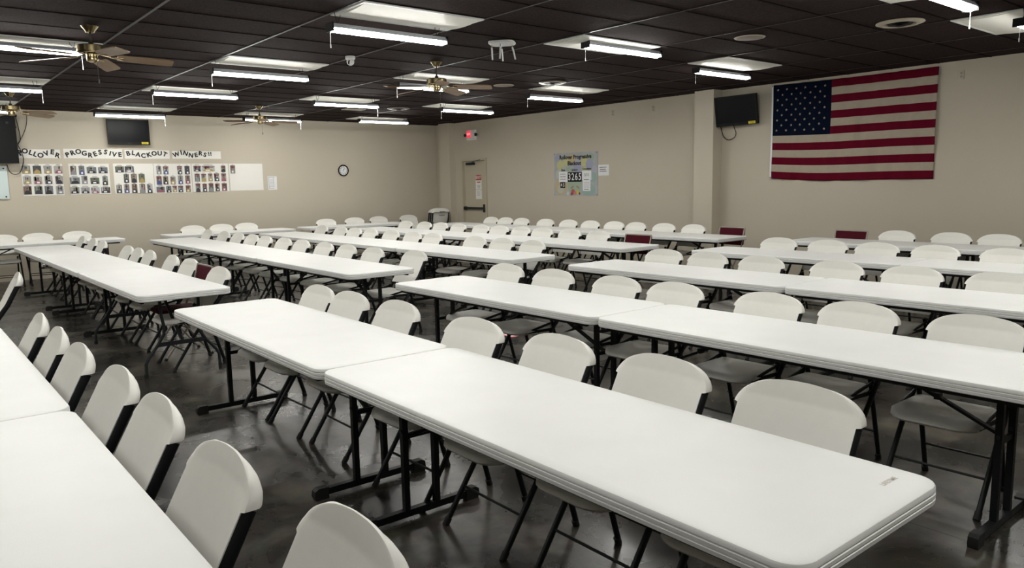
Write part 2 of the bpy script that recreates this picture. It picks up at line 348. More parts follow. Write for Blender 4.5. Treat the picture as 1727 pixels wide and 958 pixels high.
def rail_mesh(sx):
    b = MB(); b.box(sx*.33-.012, sx*.33+.012, -1.12, 1.12, TH-.078, TH-.0535, M['steel']); return b.mesh('side_rail', None)
TM = dict(top=table_top_mesh(), legp=t_leg_mesh(1), legn=t_leg_mesh(-1), capl=cap_mesh(-1), capr=cap_mesh(1), wp=wish_leg_mesh(1), wn=wish_leg_mesh(-1), rl=rail_mesh(-1), rr=rail_mesh(1))
INS = .25
def table(cx, cy, rz, label, group, wish=False):
    t = thing('folding_table', label, 'table', (cx, cy, 0), rz, group)
    link('tabletop', TM['top'], t)
    for k in ('rl', 'rr'): link('side_rail', TM[k], t)
    for s in (-1, 1):
        y = s*(1.2175-INS)
        lf = link('leg_frame', TM[('wn' if s > 0 else 'wp') if wish else ('legn' if s > 0 else 'legp')], t, (0, y, 0))
        if not wish:
            for k in ('capl', 'capr'): link('foot_cap', TM[k], lf)
    return t
def row(x, yfar, al, labels, group, wish_idx=()):
    # x, yfar: far left corner; tables run towards the camera side
    for i, lb in enumerate(labels):
        s = 1.2175 + i*2.44; ca, sa = math.cos(al), math.sin(al)
        cx = x + .381*ca + s*sa; cy = yfar - s*ca + .381*sa
        table(cx, cy, al, lb, group, i in wish_idx)
G_T = 'long white folding tables in rows'
row(-.262, 5.80, .0, ['white folding table at the left edge, farther of the foreground pair', 'white folding table filling the bottom left corner of the view'], G_T)
row(1.513, 5.675, -.010, ['white folding table, farther of the pair in the large central foreground row', 'largest white folding table, nearest one in the central foreground row'], G_T)
row(3.365, 5.73, .005, ['white folding table, farther of the pair in the second foreground row', 'white folding table at right, nearer of the pair in the second foreground row'], G_T)
row(5.358, 5.62, .006, ['white folding table, farther of the pair in the third foreground row', 'white folding table at right edge, nearer of the pair in the third foreground row'], G_T)
row(7.43, 5.63, .004, ['white folding table, farther of the pair in the fourth foreground row', 'white folding table at right edge, nearer of the pair in the fourth foreground row'], G_T)
row(9.40, 5.55, .0, ['white folding table directly below the flag, farther of its pair', 'white folding table at the right edge along the flag wall, nearer of its pair'], G_T)
row(1.475, 13.87, .004, ['white folding table farthest from view in the left back row', 'white folding table in the middle of the left back row', 'white folding table with grey bent-tube legs ending the left back row'], G_T, (2,))
row(3.43, 13.90, -.004, ['white folding table, farthest in the second back row from the left', 'white folding table, middle of the second back row from the left', 'white folding table, nearest in the second back row from the left'], G_T)
row(5.29, 13.79, .0, ['white folding table, farthest in the third back row from the left', 'white folding table, middle of the third back row from the left', 'white folding table, nearest in the third back row from the left'], G_T)
row(7.12, 13.74, .0, ['white folding table, farthest in the fourth back row from the left', 'white folding table, middle of the fourth back row from the left', 'white folding table with a burgundy chair, nearest in the fourth back row'], G_T)
row(9.09, 13.70, .0, ['white folding table farthest along the door wall', 'white folding table in the middle along the poster wall', 'white folding table ending before the wide pilaster, burgundy chair behind'], G_T)
for xr, lb in ((3.24, 'white folding table by the back wall under the ROLLOVER banner'), (6.42, 'white folding table by the back wall, middle of three under the paper posters'), (9.16, 'white folding table by the back wall nearest the corner')):
    table(xr-1.2175, 14.6+.381, PI/2, lb, G_T)

# ------------------------------------------------------------------ white folding chairs
# local frame: origin on the floor under the chair, sitter faces -X, backrest top at x=+.3, z=.875
BX = .30
_TP = [(-.05, -.563), (0, -.53), (.32, -.315), (.50, -.165), (.60, -.095), (.758, -.010), (.90, .065)]
def fx(z):
    for (z0, x0), (z1, x1) in zip(_TP, _TP[1:]):
        if z <= z1: return x0 + (x1-x0)*(z-z0)/(z1-z0) + BX
    return x1 + BX
HW = .219
def chair_leg_front(s):
    b = MB(); y = s*HW
    b.tube([(fx(.022), y, .022), (fx(.30), y, .30), (fx(.34), y, .34), (fx(.42), y, .42), (fx(.49), y, .49)], (.0135, .0135), M['steel'], 10, rx=(0, 1, 0))
    b.tube([(fx(.46), y, .46), (fx(.49), y, .49), (fx(.60), y, .60), (fx(.66), y, .66), (fx(.758)+.003, y, .764)], (.0135, .0205), M['steel'], 12, rx=(0, 1, 0))
    b.tube([(fx(.0), y, .0), (fx(.032), y, .032)], .0165, M['rubber'], 10)
    return b.mesh('leg', 40)
def chair_leg_rear(s):
    b = MB(); y = s*(HW-.033); x1 = -.07+BX
    b.tube([(x1, y, .022), (x1-.14, y, .50)], (.0125, .0145), M['steel'], 10, rx=(0, 1, 0))
    b.tube([(x1+.004, y, .0), (x1-.008, y, .03)], .0165, M['rubber'], 10)
    b.tube([(x1-.137, y-s*.012, .49), (x1-.137, s*HW, .49)], .006, M['steel2'], 8)
    return b.mesh('leg', 40)
def rod(x, z, hw):
    b = MB(); b.tube([(x, -hw, z), (x, hw, z)], .0065, M['steel'], 8); return b.mesh('crossbar', 40)
def bracket(s):
    b = MB(); b.bar((BX-.50, s*.196, .425), (fx(.415)+.01, s*.205, .418), .008, .022, M['steel']); b.bar((BX-.46, s*.198, .43), (BX-.21, s*.206, .475), .007, .018, M['steel'])
    return b.mesh('seat_bracket', None)
def back_mesh():
    b = MB(); zt = .868; zs = .766; W1 = .2385; W0 = .2225
    zl = [.52, .532, .56, .60, .65, .70, zs-.003, zs] + [.772 + (zt-.772)*math.sin(PI/2*k/16) for k in range(17)]
    us = [-1, -.99, -.965, -.93, -.88, -.80, -.65, -.45, -.22, 0, .22, .45, .65, .80, .88, .93, .965, .99, 1]
    def interp(T, z):
        for (z0, x0), (z1, x1) in zip(T, T[1:]):
            if z <= z1: return x0 + (x1-x0)*(z-z0)/(z1-z0) + BX
        return T[-1][1] + BX
    RC = [(.70, -.02), (.766, .023), (.78, .027), (.80, .030), (.83, .027), (.855, .018), (.866, .010)]
    def xfront(z): return (fx(z) - .030 if z < .766 else interp([(.766, fx(.766)-.030-BX), (.80, -.018), (.84, -.008), (.87, .000)], z))
    def hw(z):
        if z < zs: return W0 - (.012 if z < .525 else 0) - .06*max(0, .62-z)
        t = max(0, (z-.760)/(zt-.760)); return W1*max(.010, 1-t**2.05)**(1/2.45)
    front = []; rear = []
    for z in zl:
        w = hw(z); tt = max(0, min(1, (z-zs)/(zt-zs))); fr = []; rr = []
        for u in us:
            y = u*w; q = min(1, (y/W1)**2); bul = .040*(1-q)*(1-.2*tt)
            e = max(0, (abs(u)-.88)/.12)*(1-.9*tt**3)
            xf_ = xfront(z) + bul*.8 + (.008*e**2.5 if z >= zs else 0)
            if z >= zs: xr_ = max(interp(RC, z) + bul*.6 - .012*e**2.5, xf_+.009)
            else:       xr_ = xf_ + .022 - .014*min(1, e)
            fr.append((xf_, y, z)); rr.append((xr_, y, z - .004*tt**8))
        front.append(fr); rear.append(rr)
    n = len(us); m = len(zl)
    vs = [p for r_ in front for p in r_] + [p for r_ in rear for p in r_]; o = n*m; fs = []
    for i in range(m-1):
        for k in range(n-1):
            fs.append((i*n+k, i*n+k+1, (i+1)*n+k+1, (i+1)*n+k)); fs.append((o+i*n+k, o+(i+1)*n+k, o+(i+1)*n+k+1, o+i*n+k+1))
        fs.append((i*n, (i+1)*n, o+(i+1)*n, o+i*n)); fs.append((i*n+n-1, o+i*n+n-1, o+(i+1)*n+n-1, (i+1)*n+n-1))
    for k in range(n-1):
        fs.append((k, o+k, o+k+1, k+1)); L = (m-1)*n; fs.append((L+k, L+k+1, o+L+k+1, o+L+k))
    b.add(vs, fs, M['chair'])
    return b.mesh('backrest', 65)
def seat_mesh():
    b = MB(); x0, x1 = BX-.585, BX-.20
    def outline(inset, zf):
        pts = []; hf = .205-inset; hr = .200-inset; a0, a1 = x0+inset, x1-inset; rf = max(.02, .11-inset); rr_ = max(.015, .05-inset)
        for cx, cy, r_, s0 in ((a1-rr_, hr-rr_, rr_, 0), (a0+rf, hf-rf, rf, 90), (a0+rf, -hf+rf, rf, 180), (a1-rr_, -hr+rr_, rr_, 270)):
            for k in range(7):
                a = R(s0+90*k/6); x = cx+r_*math.cos(a); y = cy+r_*math.sin(a)
                f = max(0, min(1, (x1-x)/(x1-x0)))
                pts.append((x, y, zf(f, abs(y)/.21)))
        return pts
    top = lambda d: (lambda f, q: .462 - .010*math.sin(PI*f)*(1-.5*q) - .020*max(0, f-.8)/.2 - d)
    bot = lambda d: (lambda f, q: .422 - .028*math.sin(PI*min(1, f*1.02))*(1-.35*q*q) + d - .018*max(0, f-.6)/.4)
    b.rings([outline(.12, bot(-.004)), outline(.06, bot(-.002)), outline(.012, bot(.004)), outline(.0, lambda f, q: .436-.016*f), outline(.004, top(.009)), outline(.02, top(.0)), outline(.07, top(.004)), outline(.13, top(.007))], M['chair'])
    return b.mesh('seat', 50)
CP = [('seat', seat_mesh()), ('backrest', back_mesh()), ('leg', chair_leg_front(-1)), ('leg', chair_leg_front(1)), ('leg', chair_leg_rear(-1)), ('leg', chair_leg_rear(1)),
      ('crossbar', rod(fx(.165), .165, HW)), ('crossbar', rod(-.07+BX-.05, .17, HW-.031)), ('seat_bracket', bracket(-1)), ('seat_bracket', bracket(1))]
# burgundy padded metal chair
def bx(z): return .02 + .16*(z-.42)
def red_parts():
    out = []
    b = MB()
    rg = []
    for dx, i in ((-.018, .02), (-.022, .008), (-.012, 0), (.012, 0), (.02, .01)):
        rg.append([(bx(z)+.18+dx, y, z) for (y, z, _) in rrect(.216-i, .13-i, .02, 0, 3) for z in (z+.715,)])
    b.rings(rg, M['red_fabric']); out.append(('backrest', b.mesh('backrest', 40)))
    b = MB(); rg = []
    for dz, i in ((-.02, .015), (-.016, 0), (.005, 0), (.018, .015), (.022, .05)):
        rg.append([(x-.04, y, .445+dz) for (x, y, _) in rrect(.20-i, .205-i, .04, 0, 4)])
    b.rings(rg, M['red_fabric']); out.append(('seat', b.mesh('seat', 40)))
    for s in (-1, 1):
        b = MB(); b.tube([(-.24, s*.222, 0), (.10, s*.222, .44), (.17, s*.222, .56), (.252, s*.222, .845)], .010, M['beige_metal'], 10); b.tube([(-.24, s*.222, 0), (-.225, s*.222, .02)], .014, M['rubber'], 8); out.append(('leg', b.mesh('leg', 40)))
        b = MB(); b.tube([(.20, s*.205, 0), (-.12, s*.205, .43)], .010, M['beige_metal'], 10); b.tube([(.20, s*.205, 0), (.187, s*.205, .02)], .014, M['rubber'], 8); out.append(('leg', b.mesh('leg', 40)))
    b = MB(); b.tube([(.252, -.225, .845), (.252, .225, .845)], .009, M['beige_metal'], 8); out.append(('top_rail', b.mesh('top_rail', 40)))
    b = MB(); b.tube([(-.13, -.222, .14), (-.13, .222, .14)], .007, M['beige_metal'], 8); out.append(('crossbar', b.mesh('crossbar', 40)))
    b = MB(); b.tube([(.11, -.205, .12), (.11, .205, .12)], .007, M['beige_metal'], 8); out.append(('crossbar', b.mesh('crossbar', 40)))
    return out
RP = red_parts()
# first chair of each kind carries the parts; every other is copied from it
def make_chair(parts, name): 
    t = thing(name, '', 'chair')
    return t, [link(n, me, t) for n, me in parts]
protos = {'w': make_chair(CP, 'folding_chair'), 'r': make_chair(RP, 'padded_folding_chair')}
used = {'w': False, 'r': False}
def place(kind, topx, topy, ang, label, group):
    root, kids = protos[kind]
    if used[kind]:
        r = root.copy(); C.objects.link(r)
        for k_ in kids: c = k_.copy(); C.objects.link(c); c.parent = r
    else: r = root; used[kind] = True
    r.location = (topx - BX*math.cos(ang), topy - BX*math.sin(ang), 0); r.rotation_euler = (0, 0, ang)
    r['label'] = label; r['group'] = group; r['category'] = 'chair'
    return r
GW = 'white plastic folding chairs along the tables'; GR = 'burgundy padded metal chairs among the white ones'
rj = random.Random(3)
ROWS = {   # name: (list of (x, y) of backrest tops, far to near; phrase)
 'Z': ([(.64, 5.24), (.64, 4.62), (.64, 4.04), (.67, 3.38), (.67, 2.79), (.66, 2.10), (.72, 1.45)], 'the left-edge foreground table'),
 'B': ([(2.41, 5.17), (2.41, 4.68), (2.43, 4.08), (2.40, 3.24), (2.41, 2.58), (2.42, 1.96), (2.43, 1.36)], 'the largest central foreground row'),
 'C': ([(4.26, 5.24), (4.25, 4.60), (4.26, 3.90), (4.27, 3.35), (4.27, 2.61), (4.28, 2.04), (4.28, 1.42)], 'the second foreground row'),
 'D': ([(6.27, 5.07), (6.27, 4.52), (6.27, 3.92), (6.27, 3.19), (6.27, 2.57), (6.27, 1.94)], 'the third foreground row'),
 'E': ([(8.32, 4.97), (8.32, 4.35), (8.32, 3.79), (8.32, 3.19), (8.32, 2.54)], 'the fourth foreground row'),
 'F': ([(10.22, 4.40), (10.22, 3.74), (10.22, 3.21)], 'the table below the flag'),
 'A': ([(2.40, 13.75), (2.40, 12.94), (2.40, 12.30), (2.40, 10.82), (2.40, 10.29), (2.40, 9.75), (2.40, 8.83), (2.40, 8.20), (2.34, 7.12)], 'the left back row'),
 'G': ([(4.37, 13.72), (4.37, 12.9), (4.37, 12.25), (4.37, 11.64), (4.37, 11.11), (4.37, 10.42), (4.37, 9.82), (4.37, 9.12), (4.37, 8.50), (4.37, 7.84), (4.47, 7.10)], 'the second back row'),
 'H': ([(6.22, 13.05), (6.22, 12.29), (6.22, 11.78), (6.22, 11.22), (6.22, 10.55), (6.22, 9.91), (6.22, 9.36), (6.22, 8.31), (6.22, 7.72), (6.22, 7.11)], 'the third back row'),
 'I': ([(8.05, 13.07), (8.05, 12.38), (8.05, 11.83), (8.05, 11.25), (8.05, 10.57), (8.05, 10.06), (8.05, 9.49), (8.05, 8.96), (8.05, 8.33), (8.05, 7.73)], 'the fourth back row'),
 'J': ([(9.99, 12.76), (9.99, 12.27), (9.99, 11.75), (9.99, 11.02), (9.99, 10.37), (9.99, 9.79), (9.99, 9.20), (9.99, 8.69), (9.99, 8.08), (9.99, 7.48)], 'the poster wall table row'),
}
for key, (pts, phrase) in ROWS.items():
    pts = list(reversed(pts))
    for i, (x, y) in enumerate(pts):
        near = 'nearest white folding chair' if i == 0 else ORD[i] + ' white folding chair from the near end'
        if i == len(pts)-1: near = 'farthest white folding chair'
        place('w', x, y, R(rj.uniform(-2, 2)), near + ' along ' + phrase, GW)
place('w', .86, 8.12, R(-3), 'lone white folding chair cut by the left edge, behind the foreground ones', GW)
KX = [1.50, 2.03, 2.64, 4.66, 5.22, 5.73, 7.51, 8.21, 8.83, 9.64]
KL = ['white folding chair at the left edge by the back wall, under the glass board', 'white folding chair by the back wall below the leftmost photo poster', 'white folding chair by the back wall below the second photo poster',
      'leftmost of three white folding chairs at the middle back wall table', 'middle of three white folding chairs at the middle back wall table', 'rightmost of three white folding chairs at the middle back wall table',
      'leftmost white folding chair at the back wall table near the corner', 'white folding chair by the back wall straight below the clock', 'white folding chair by the back wall, first right of the clock', 'dim white folding chair by the back wall beside the corner chair stack']
for x, lb in zip(KX, KL): place('w', x, 15.53, PI/2 + R(rj.uniform(-2, 2)), lb, GW)
place('r', 2.42, 7.60, 0, 'burgundy padded chair between white chairs in the left back row', GR)
place('r', 8.0, 6.88, R(2), 'burgundy padded chair at the near end of the fourth back row', GR)
place('r', 9.99, 6.73, R(-2), 'burgundy padded chair against the wide pilaster beneath the wall television', GR)
place('r', 10.24, 5.0, 0, 'burgundy padded chair against the wall below the flag', GR)
# folded chairs leaning in the corner: backrest and seat in one plane, seen from behind
def folded_parts():
    out = []
    for n, me in CP:
        if n in ('backrest',): out.append((n, me))
    me = CP[0][1].copy(); 
    Mx = Matrix.Translation((BX-.30, 0, .30)) @ Matrix.Rotation(R(-62), 4, 'Y') @ Matrix.Translation((-(BX-.39), 0, -.44)); me.transform(Mx); out.append(('seat', me))
    for s in (-1, 1):
        out.append(('leg', chair_leg_front(s)))
        b = MB(); b.tube([(fx(.03)+.03, s*(HW-.031), .03), (fx(.55)+.03, s*(HW-.031), .55)], (.011, .015), M['steel'], 10, rx=(0, 1, 0)); b.tube([(fx(.0)+.03, s*(HW-.031), 0), (fx(.03)+.03, s*(HW-.031), .03)], .0155, M['rubber'], 10); out.append(('leg', b.mesh('leg', 40)))
    out.append(('crossbar', CP[6][1]))
    b = MB(); b.box(fx(.80)+.055, fx(.80)+.062, -.075, .075, .76, .775, M['steel2']); b.box(fx(.72)+.05, fx(.72)+.056, -.075, .075, .69, .70, M['steel2']); out.append(('hand_grip', b.mesh('hand_grip', None)))
    return out
FP = folded_parts()
fr, fk = make_chair(FP, 'folded_chair')
for i, (x, y, lb) in enumerate([(10.36, 15.28, 'folded white chair with its back turned out, front of the corner stack'), (10.38, 15.39, 'folded white chair in the middle of the corner stack'), (10.40, 15.50, 'folded white chair at the rear of the corner stack, touching the corner')]):
    if i == 0: r = fr
    else:
        r = fr.copy(); C.objects.link(r)
        for k_ in fk: c = k_.copy(); C.objects.link(c); c.parent = r
    r.rotation_mode = 'XYZ'; r.rotation_euler = (0, R(-14), R(-96)); r.location = (x, y, .085); r['label'] = lb; r['group'] = 'folded chairs leaning in the corner'; r['category'] = 'chair'

# ------------------------------------------------------------------ ceiling: troffers, shop lights, fans
def troffer(ku, kv, label):
    x0 = GU + ku*8*FT; y1 = GV + kv*2*FT
    cx, cy = x0+2*FT, y1-FT
    t = thing('recessed_light_panel', label, 'light panel', (cx, cy, CEIL-.01), 0, 'unlit white ceiling panels above the lamps')
    hx, hy = 2*FT-.012, FT-.010
    b = MB()
    for (a0, a1, c0, c1) in ((-hx, hx, -hy, -hy+.025), (-hx, hx, hy-.025, hy), (-hx, -hx+.025, -hy+.025, hy-.025), (hx-.025, hx, -hy+.025, hy-.025)):
        b.box(a0, a1, c0, c1, -.006, .0095, M['white_metal'])
    link('frame', b.mesh('frame', None), t)
    b = MB(); n = 12; vs = []; w = hy-.025; l = hx-.025
    for i in range(n+1):
        y = -w + 2*w*i/n; z = -.004 - .018*math.sin(PI*i/n)
        vs += [(-l, y, z), (l, y, z)]
    vs += [(-l, -w, .008), (l, -w, .008), (-l, w, .008), (l, w, .008)]; o = 2*(n+1)
    fs = [(2*i, 2*i+1, 2*i+3, 2*i+2) for i in range(n)] + [(o, o+1, o+3, o+2), tuple([o]+[2*i for i in range(n+1)]+[o+2]), tuple([o+1]+[2*i+1 for i in range(n+1)]+[o+3]), (0, 1, o+1, o), (2*n, 2*n+1, o+3, o+2)]
    b.add(vs, fs, M['trof']); link('lens_panel', b.mesh('lens_panel', 40), t)
def where(x, y): return ''
LL = 1.14
def lamp_parts(drop):
    P = []; h = LL/2
    b = MB()   # housing: trapezoid trough along X, open side down
    pr = [(-.030, 0), (.030, 0), (.0555, -.030), (.0555, -.0405), (-.0555, -.0405), (-.0555, -.030)]
    vs = [(x, y, z) for x in (-h, h) for y, z in pr]; n = 6
    b.add(vs, [tuple(range(n)), tuple(range(2*n-1, n-1, -1))]+[(k, (k+1) % n, n+(k+1) % n, n+k) for k in range(n)], M['lampbody']); P.append(('housing', b.mesh('housing', None)))
    b = MB(); m = 10; rg = []
    for x in (-h+.012, h-.012): rg.append([(x, .0525*math.cos(PI*k/m), -.0408-.031*math.sin(PI*k/m)) for k in range(m+1)])
    b.rings(rg, M['lamp']); P.append(('diffuser', b.mesh('diffuser', 50)))
    for s in (-1, 1):
        b = MB(); b.box(min(s*h, s*(h+.014)), max(s*h, s*(h+.014)), -.060, .060, -.068, .004, M['black']); P.append(('end_cap', b.mesh('end_cap', None)))
    for s in (-1, 1):
        b = MB(); e = s*(h-.06); up_ = drop
        b.tube([(e, 0, 0), (e+s*.012, 0, up_*.5), (e+s*.02, 0, up_-.004)], .0025, M['black'], 6); b.tube([(e, 0, 0), (e-s*.03, 0, up_*.5), (e-s*.035, 0, up_-.004)], .0025, M['black'], 6); P.append(('hanger_wire', b.mesh('hanger_wire', 40)))
    return P
def pull(s):
    b = MB(); h = LL/2; b.tube([(s*(h+.006), 0, -.06), (s*(h+.008), .002, -.19)], .0022, M['white'], 6); b.tube([(s*(h+.008), .002, -.17), (s*(h+.008), .002, -.20)], .005, M['white'], 8); return b.mesh('pull_cord', 40)
PULL = {-1: pull(-1), 1: pull(1)}
_lp = {}
def shop_light(xc, y, drop, label, side):
    drop = max(.022, drop-.045)
    key = round(drop, 3)
    if key not in _lp: _lp[key] = lamp_parts(drop)
    t = thing('shop_light', label, 'light', (xc, y, CEIL-drop), 0, 'hanging shop lights')
    for n_, me in _lp[key]: link(n_, me, t)
    if side: link('pull_cord', PULL[side], t)
#       (x left end, y, drop, cord side, troffer ku, kv, short phrase)
LIGHTS = [
 (3.02, 5.97, .15, -1, 0, 0, 'nearest in the second column from the left, top centre'),
 (3.02, 8.93, .15, -1, 0, 5, 'second in the second column from the left'),
 (2.98, 11.22, .15, -1, 0, 10, 'third in the second column, before the winners wall'),
 (2.98, 14.90, .15, 1, 0, 15, 'right above the back wall television'),
 (5.42, 8.88, .15, -1, 1, 5, 'partly hidden behind the fan at top centre'),
 (5.42, 11.42, .15, 1, 1, 10, 'beyond the middle fan, third column'),
 (5.52, 14.70, .15, 1, 1, 15, 'behind the fan farthest back'),
 (7.66, 14.08, .15, 0, 2, 15, 'closest to the far corner'),
 (7.82, 11.35, .15, -1, 2, 10, 'second closest to the far corner'),
 (5.74, 5.68, .06, -1, 1, 0, 'hung tight under its panel, right of the wireless unit'),
 (8.22, 6.15, .08, -1, 2, 0, 'nearest the wide wall pilaster'),
 (7.82, 9.00, .15, -1, 2, 5, 'below a round vent in the fourth column'),
 (5.66, 2.45, .15, 1, 1, -5, 'cut by the top edge at upper right'),
 (7.86, 2.42, .15, -1, 2, -5, 'cut by the top right corner'),
 (.60, 11.70, .15, 1, -1, 10, 'cut by the left edge, lower of two'),
 (.50, 8.56, .115, 1, -1, 5, 'behind the near fan at the left edge'),
 (.6, 14.9, .15, 0, -1, 15, 'outside the view beside the far left fan'),
]
LBL = {0: 'lit white shop light hanging at top centre, nearest of its column', 1: 'lit shop light in the column above the middle aisle, second from the near one', 2: 'lit shop light left of centre, third away in its column',
 3: 'lit shop light hanging directly above the back wall television', 4: 'lit shop light partly hidden by the central ceiling fan', 5: 'lit shop light between the security camera and the far fan', 6: 'lit shop light seen behind the farthest ceiling fan',
 7: 'small lit shop light closest to the far room corner', 8: 'lit shop light above the exit sign, with left pull cord', 9: 'bright shop light tight under its panel, right of the wireless unit', 10: 'lit shop light nearest the wide pilaster and flag', 11: 'lit shop light below the slatted round vent',
 12: 'lit shop light cut off by the top edge at upper right', 13: 'shop light cut off at the top right corner', 14: 'lit shop light at the left edge above the leftmost fan', 15: 'lit shop light at the left edge behind the near fan', 16: 'lit shop light beyond the left edge near the back wall'}
TBL = {0: 'white ceiling panel at top centre, largest in view', 1: 'white ceiling panel left of the security camera', 2: 'white ceiling panel third away in the second column', 3: 'thin white ceiling panel above the back wall television', 4: 'white ceiling panel behind the central fan', 5: 'white ceiling panel between the central and far fans',
 6: 'thin white ceiling panel behind the farthest fan', 7: 'thin white ceiling panel closest to the far corner', 8: 'white ceiling panel right of the small far round vent', 9: 'white ceiling panel right of the wireless unit', 10: 'white ceiling panel above the wide pilaster', 11: 'white ceiling panel under the slatted round vent',
 12: 'white ceiling panel cut by the top edge', 13: 'white ceiling panel at the top right corner', 14: 'white ceiling panel at the left edge above the leftmost fan', 15: 'white ceiling panel at the left edge behind the near fan', 16: 'white ceiling panel beyond the left edge near the back wall'}
for i, (x, y, d, sd, ku, kv, ph) in enumerate(LIGHTS):
    shop_light(x+LL/2, y, d, LBL[i], sd)
    troffer(ku, kv, TBL[i])
shop_light(.45+LL/2, 5.40, .09, 'lit shop light just above the top left edge of the view', 0); troffer(-1, 0, 'white ceiling panel just above the top left edge of the view')
# unseen lamps added beside and behind the camera to light tables and chair faces
ADDED_LAMPS = [(ku, kv) for ku in (-1, 0, 1, 2) for kv in (-5, -10) if (ku, kv) not in ((1, -5), (2, -5))] + [(-2, kv) for kv in (-5, 0, 5, 10)]
for ku, kv in ADDED_LAMPS:
    side = 'left of' if ku < 0 else 'behind'
    shop_light(GU+ku*8*FT+2*FT, GV+kv*2*FT-.2, .15, 'added shop light out of view %s the viewpoint' % side, 0)

def fan(x, y, hubz, phase, label, group='brass ceiling fans'):
    t = thing('ceiling_fan', label, 'ceiling fan', (x, y, CEIL-.006), 0, group)
    dz = hubz-CEIL+.006     # blade plane relative to the ceiling
    b = MB(); b.lathe([(.052, 0), (.070, -.006), (.066, -.014), (.046, -.038), (.036, -.060), (.022, -.064)], (0, 0, 0), M['brass'], 24); link('canopy', b.mesh('canopy', 40), t)
    b = MB(); b.lathe([(.009, -.06), (.009, dz+.125), (.02, dz+.120), (.024, dz+.095)], (0, 0, 0), M['brass_dark'], 14); link('downrod', b.mesh('downrod', 40), t)
    b = MB(); b.lathe([(.03, dz+.098), (.105, dz+.090), (.118, dz+.082), (.120, dz+.032), (.108, dz+.022), (.05, dz+.014)], (0, 0, 0), M['brass'], 36); m_ = link('motor_housing', b.mesh('motor_housing', 40), t)
    b = MB(); b.lathe([(.05, dz+.014), (.046, dz-.014), (.05, dz-.03), (.046, dz-.045), (.02, dz-.056)], (0, 0, 0), M['brass'], 24); link('switch_housing', b.mesh('switch_housing', 40), t)
    for k in range(5):
        a = R(phase+72*k)
        b = MB()
        prof = [(.20, .050), (.24, .062), (.45, .070), (.62, .070), (.655, .060), (.66, .045)]
        vs = []; 
        for zz in (.004, -.004):
            for xx, ww in prof: vs.append((xx, ww, zz))
            for xx, ww in reversed(prof): vs.append((xx, -ww, zz))
        n = 2*len(prof); b.add(vs, [tuple(range(n)), tuple(range(2*n-1, n-1, -1))]+[(j, (j+1) % n, n+(j+1) % n, n+j) for j in range(n)], M['wood'])
        b.xf(Matrix.Rotation(R(-13), 4, 'X'))
        bl = link('blade', b.mesh('blade', 30), t); bl.location = (0, 0, dz+.002); bl.rotation_euler = (0, R(2.5), a)
        b = MB(); b.bar((.06, 0, .016), (.15, 0, .0), .022, .006, M['brass']); b.bar((.14, 0, -.002), (.25, .025, -.013), .018, .005, M['brass']); b.bar((.14, 0, -.002), (.25, -.025, -.001), .018, .005, M['brass'])
        link('blade_iron', b.mesh('blade_iron', None), bl)
    b = MB(); b.tube([(.035, -.01, dz-.045), (.037, -.01, dz-.20)], .0015, M['brass_dark'], 6); b.tube([(.037, -.01, dz-.20), (.037, -.01, dz-.235)], .006, M['brass_dark'], 8); link('pull_chain', b.mesh('pull_chain', 40), t)
fan(1.557, 7.678, 2.775, 63, 'ceiling fan with oak blades at upper left, nearest of the fans')
fan(5.237, 7.682, 2.745, 27, 'ceiling fan with oak blades at top centre before a lamp')
fan(5.35, 13.50, 2.765, 42, 'smallest ceiling fan far back above the clock side of the hall')
fan(1.58, 13.38, 2.755, 30, 'ceiling fan half cut off by the left edge')

# round vents, speaker, register, camera, wireless unit
def round_vent(x, y, r, label, light=False):
    t = thing('round_vent', label, 'vent', (x, y, CEIL-.006), 0, 'round ceiling air vents')
    b = MB(); mt = M['beige_plate'] if not light else M['beige_metal']
    prof = [(r*.62, 0), (r*1.0, 0), (r*1.02, -.008), (r*.85, -.022), (r*.66, -.020), (r*.62, -.004)]
    n = 36; vs = []; fs = []
    for rr_, z in prof: vs += [(rr_*math.cos(2*PI*k/n), rr_*math.sin(2*PI*k/n), z) for k in range(n)]
    m = len(prof)
    for i in range(m):
        for k in range(n): fs.append((i*n+k, i*n+(k+1) % n, ((i+1) % m)*n+(k+1) % n, ((i+1) % m)*n+k))
    b.add(vs, fs, mt); link('outer_ring', b.mesh('outer_ring', 40), t)
    b = MB(); b.lathe([(r*.60, .0), (r*.60, -.003)], (0, 0, 0), M['black'], 24); link('duct_opening', b.mesh('duct_opening', None), t)
    b = MB()
    for q, z in ((.52, -.018), (.36, -.026), (.2, -.034)):
        b.lathe([(r*q, z), (r*q, z-.003), (r*(q-.10), z+.008), (r*(q-.10), z+.010)], (0, 0, 0), M['black'], 24)
    b.tube([(0, 0, -.002), (0, 0, -.03)], .006, M['tbar'], 8); link('cone_louvre', b.mesh('cone_louvre', 40), t)
round_vent(7.64, 3.36, .21, 'large tan round vent at upper right of the ceiling')
round_vent(7.73, 8.34, .20, 'dark round vent with a shining rim between two lamps', True)
round_vent(7.76, 12.70, .21, 'small dark round vent far back near the corner', True)
GRL = mat('speaker_grille', (.30, .25, .22), .6, bump=.6, bscale=400)
for sx_, sy_, lb in ((7.08, 4.63, 'tan round speaker flush in the ceiling above the wide pilaster'), (7.32, 8.97, 'small tan round speaker in the ceiling just right of the central fan')):
    t = thing('ceiling_speaker', lb, 'speaker', (sx_, sy_, CEIL-.006), 0, 'round ceiling speakers')
    b = MB(); b.lathe([(.15, 0), (.158, -.003), (.150, -.009), (.135, -.010)], (0, 0, 0), M['beige_plate'], 36); link('rim', b.mesh('rim', 40), t)
    b = MB(); b.lathe([(.134, -.0105), (.10, -.014), (.02, -.016)], (0, 0, 0), GRL, 36); link('grille', b.mesh('grille', 40), t)
t = thing('air_register', 'flat rectangular vent in the ceiling beside the small far round vent', 'vent', (7.12, 13.3, CEIL-.006))
b = MB()
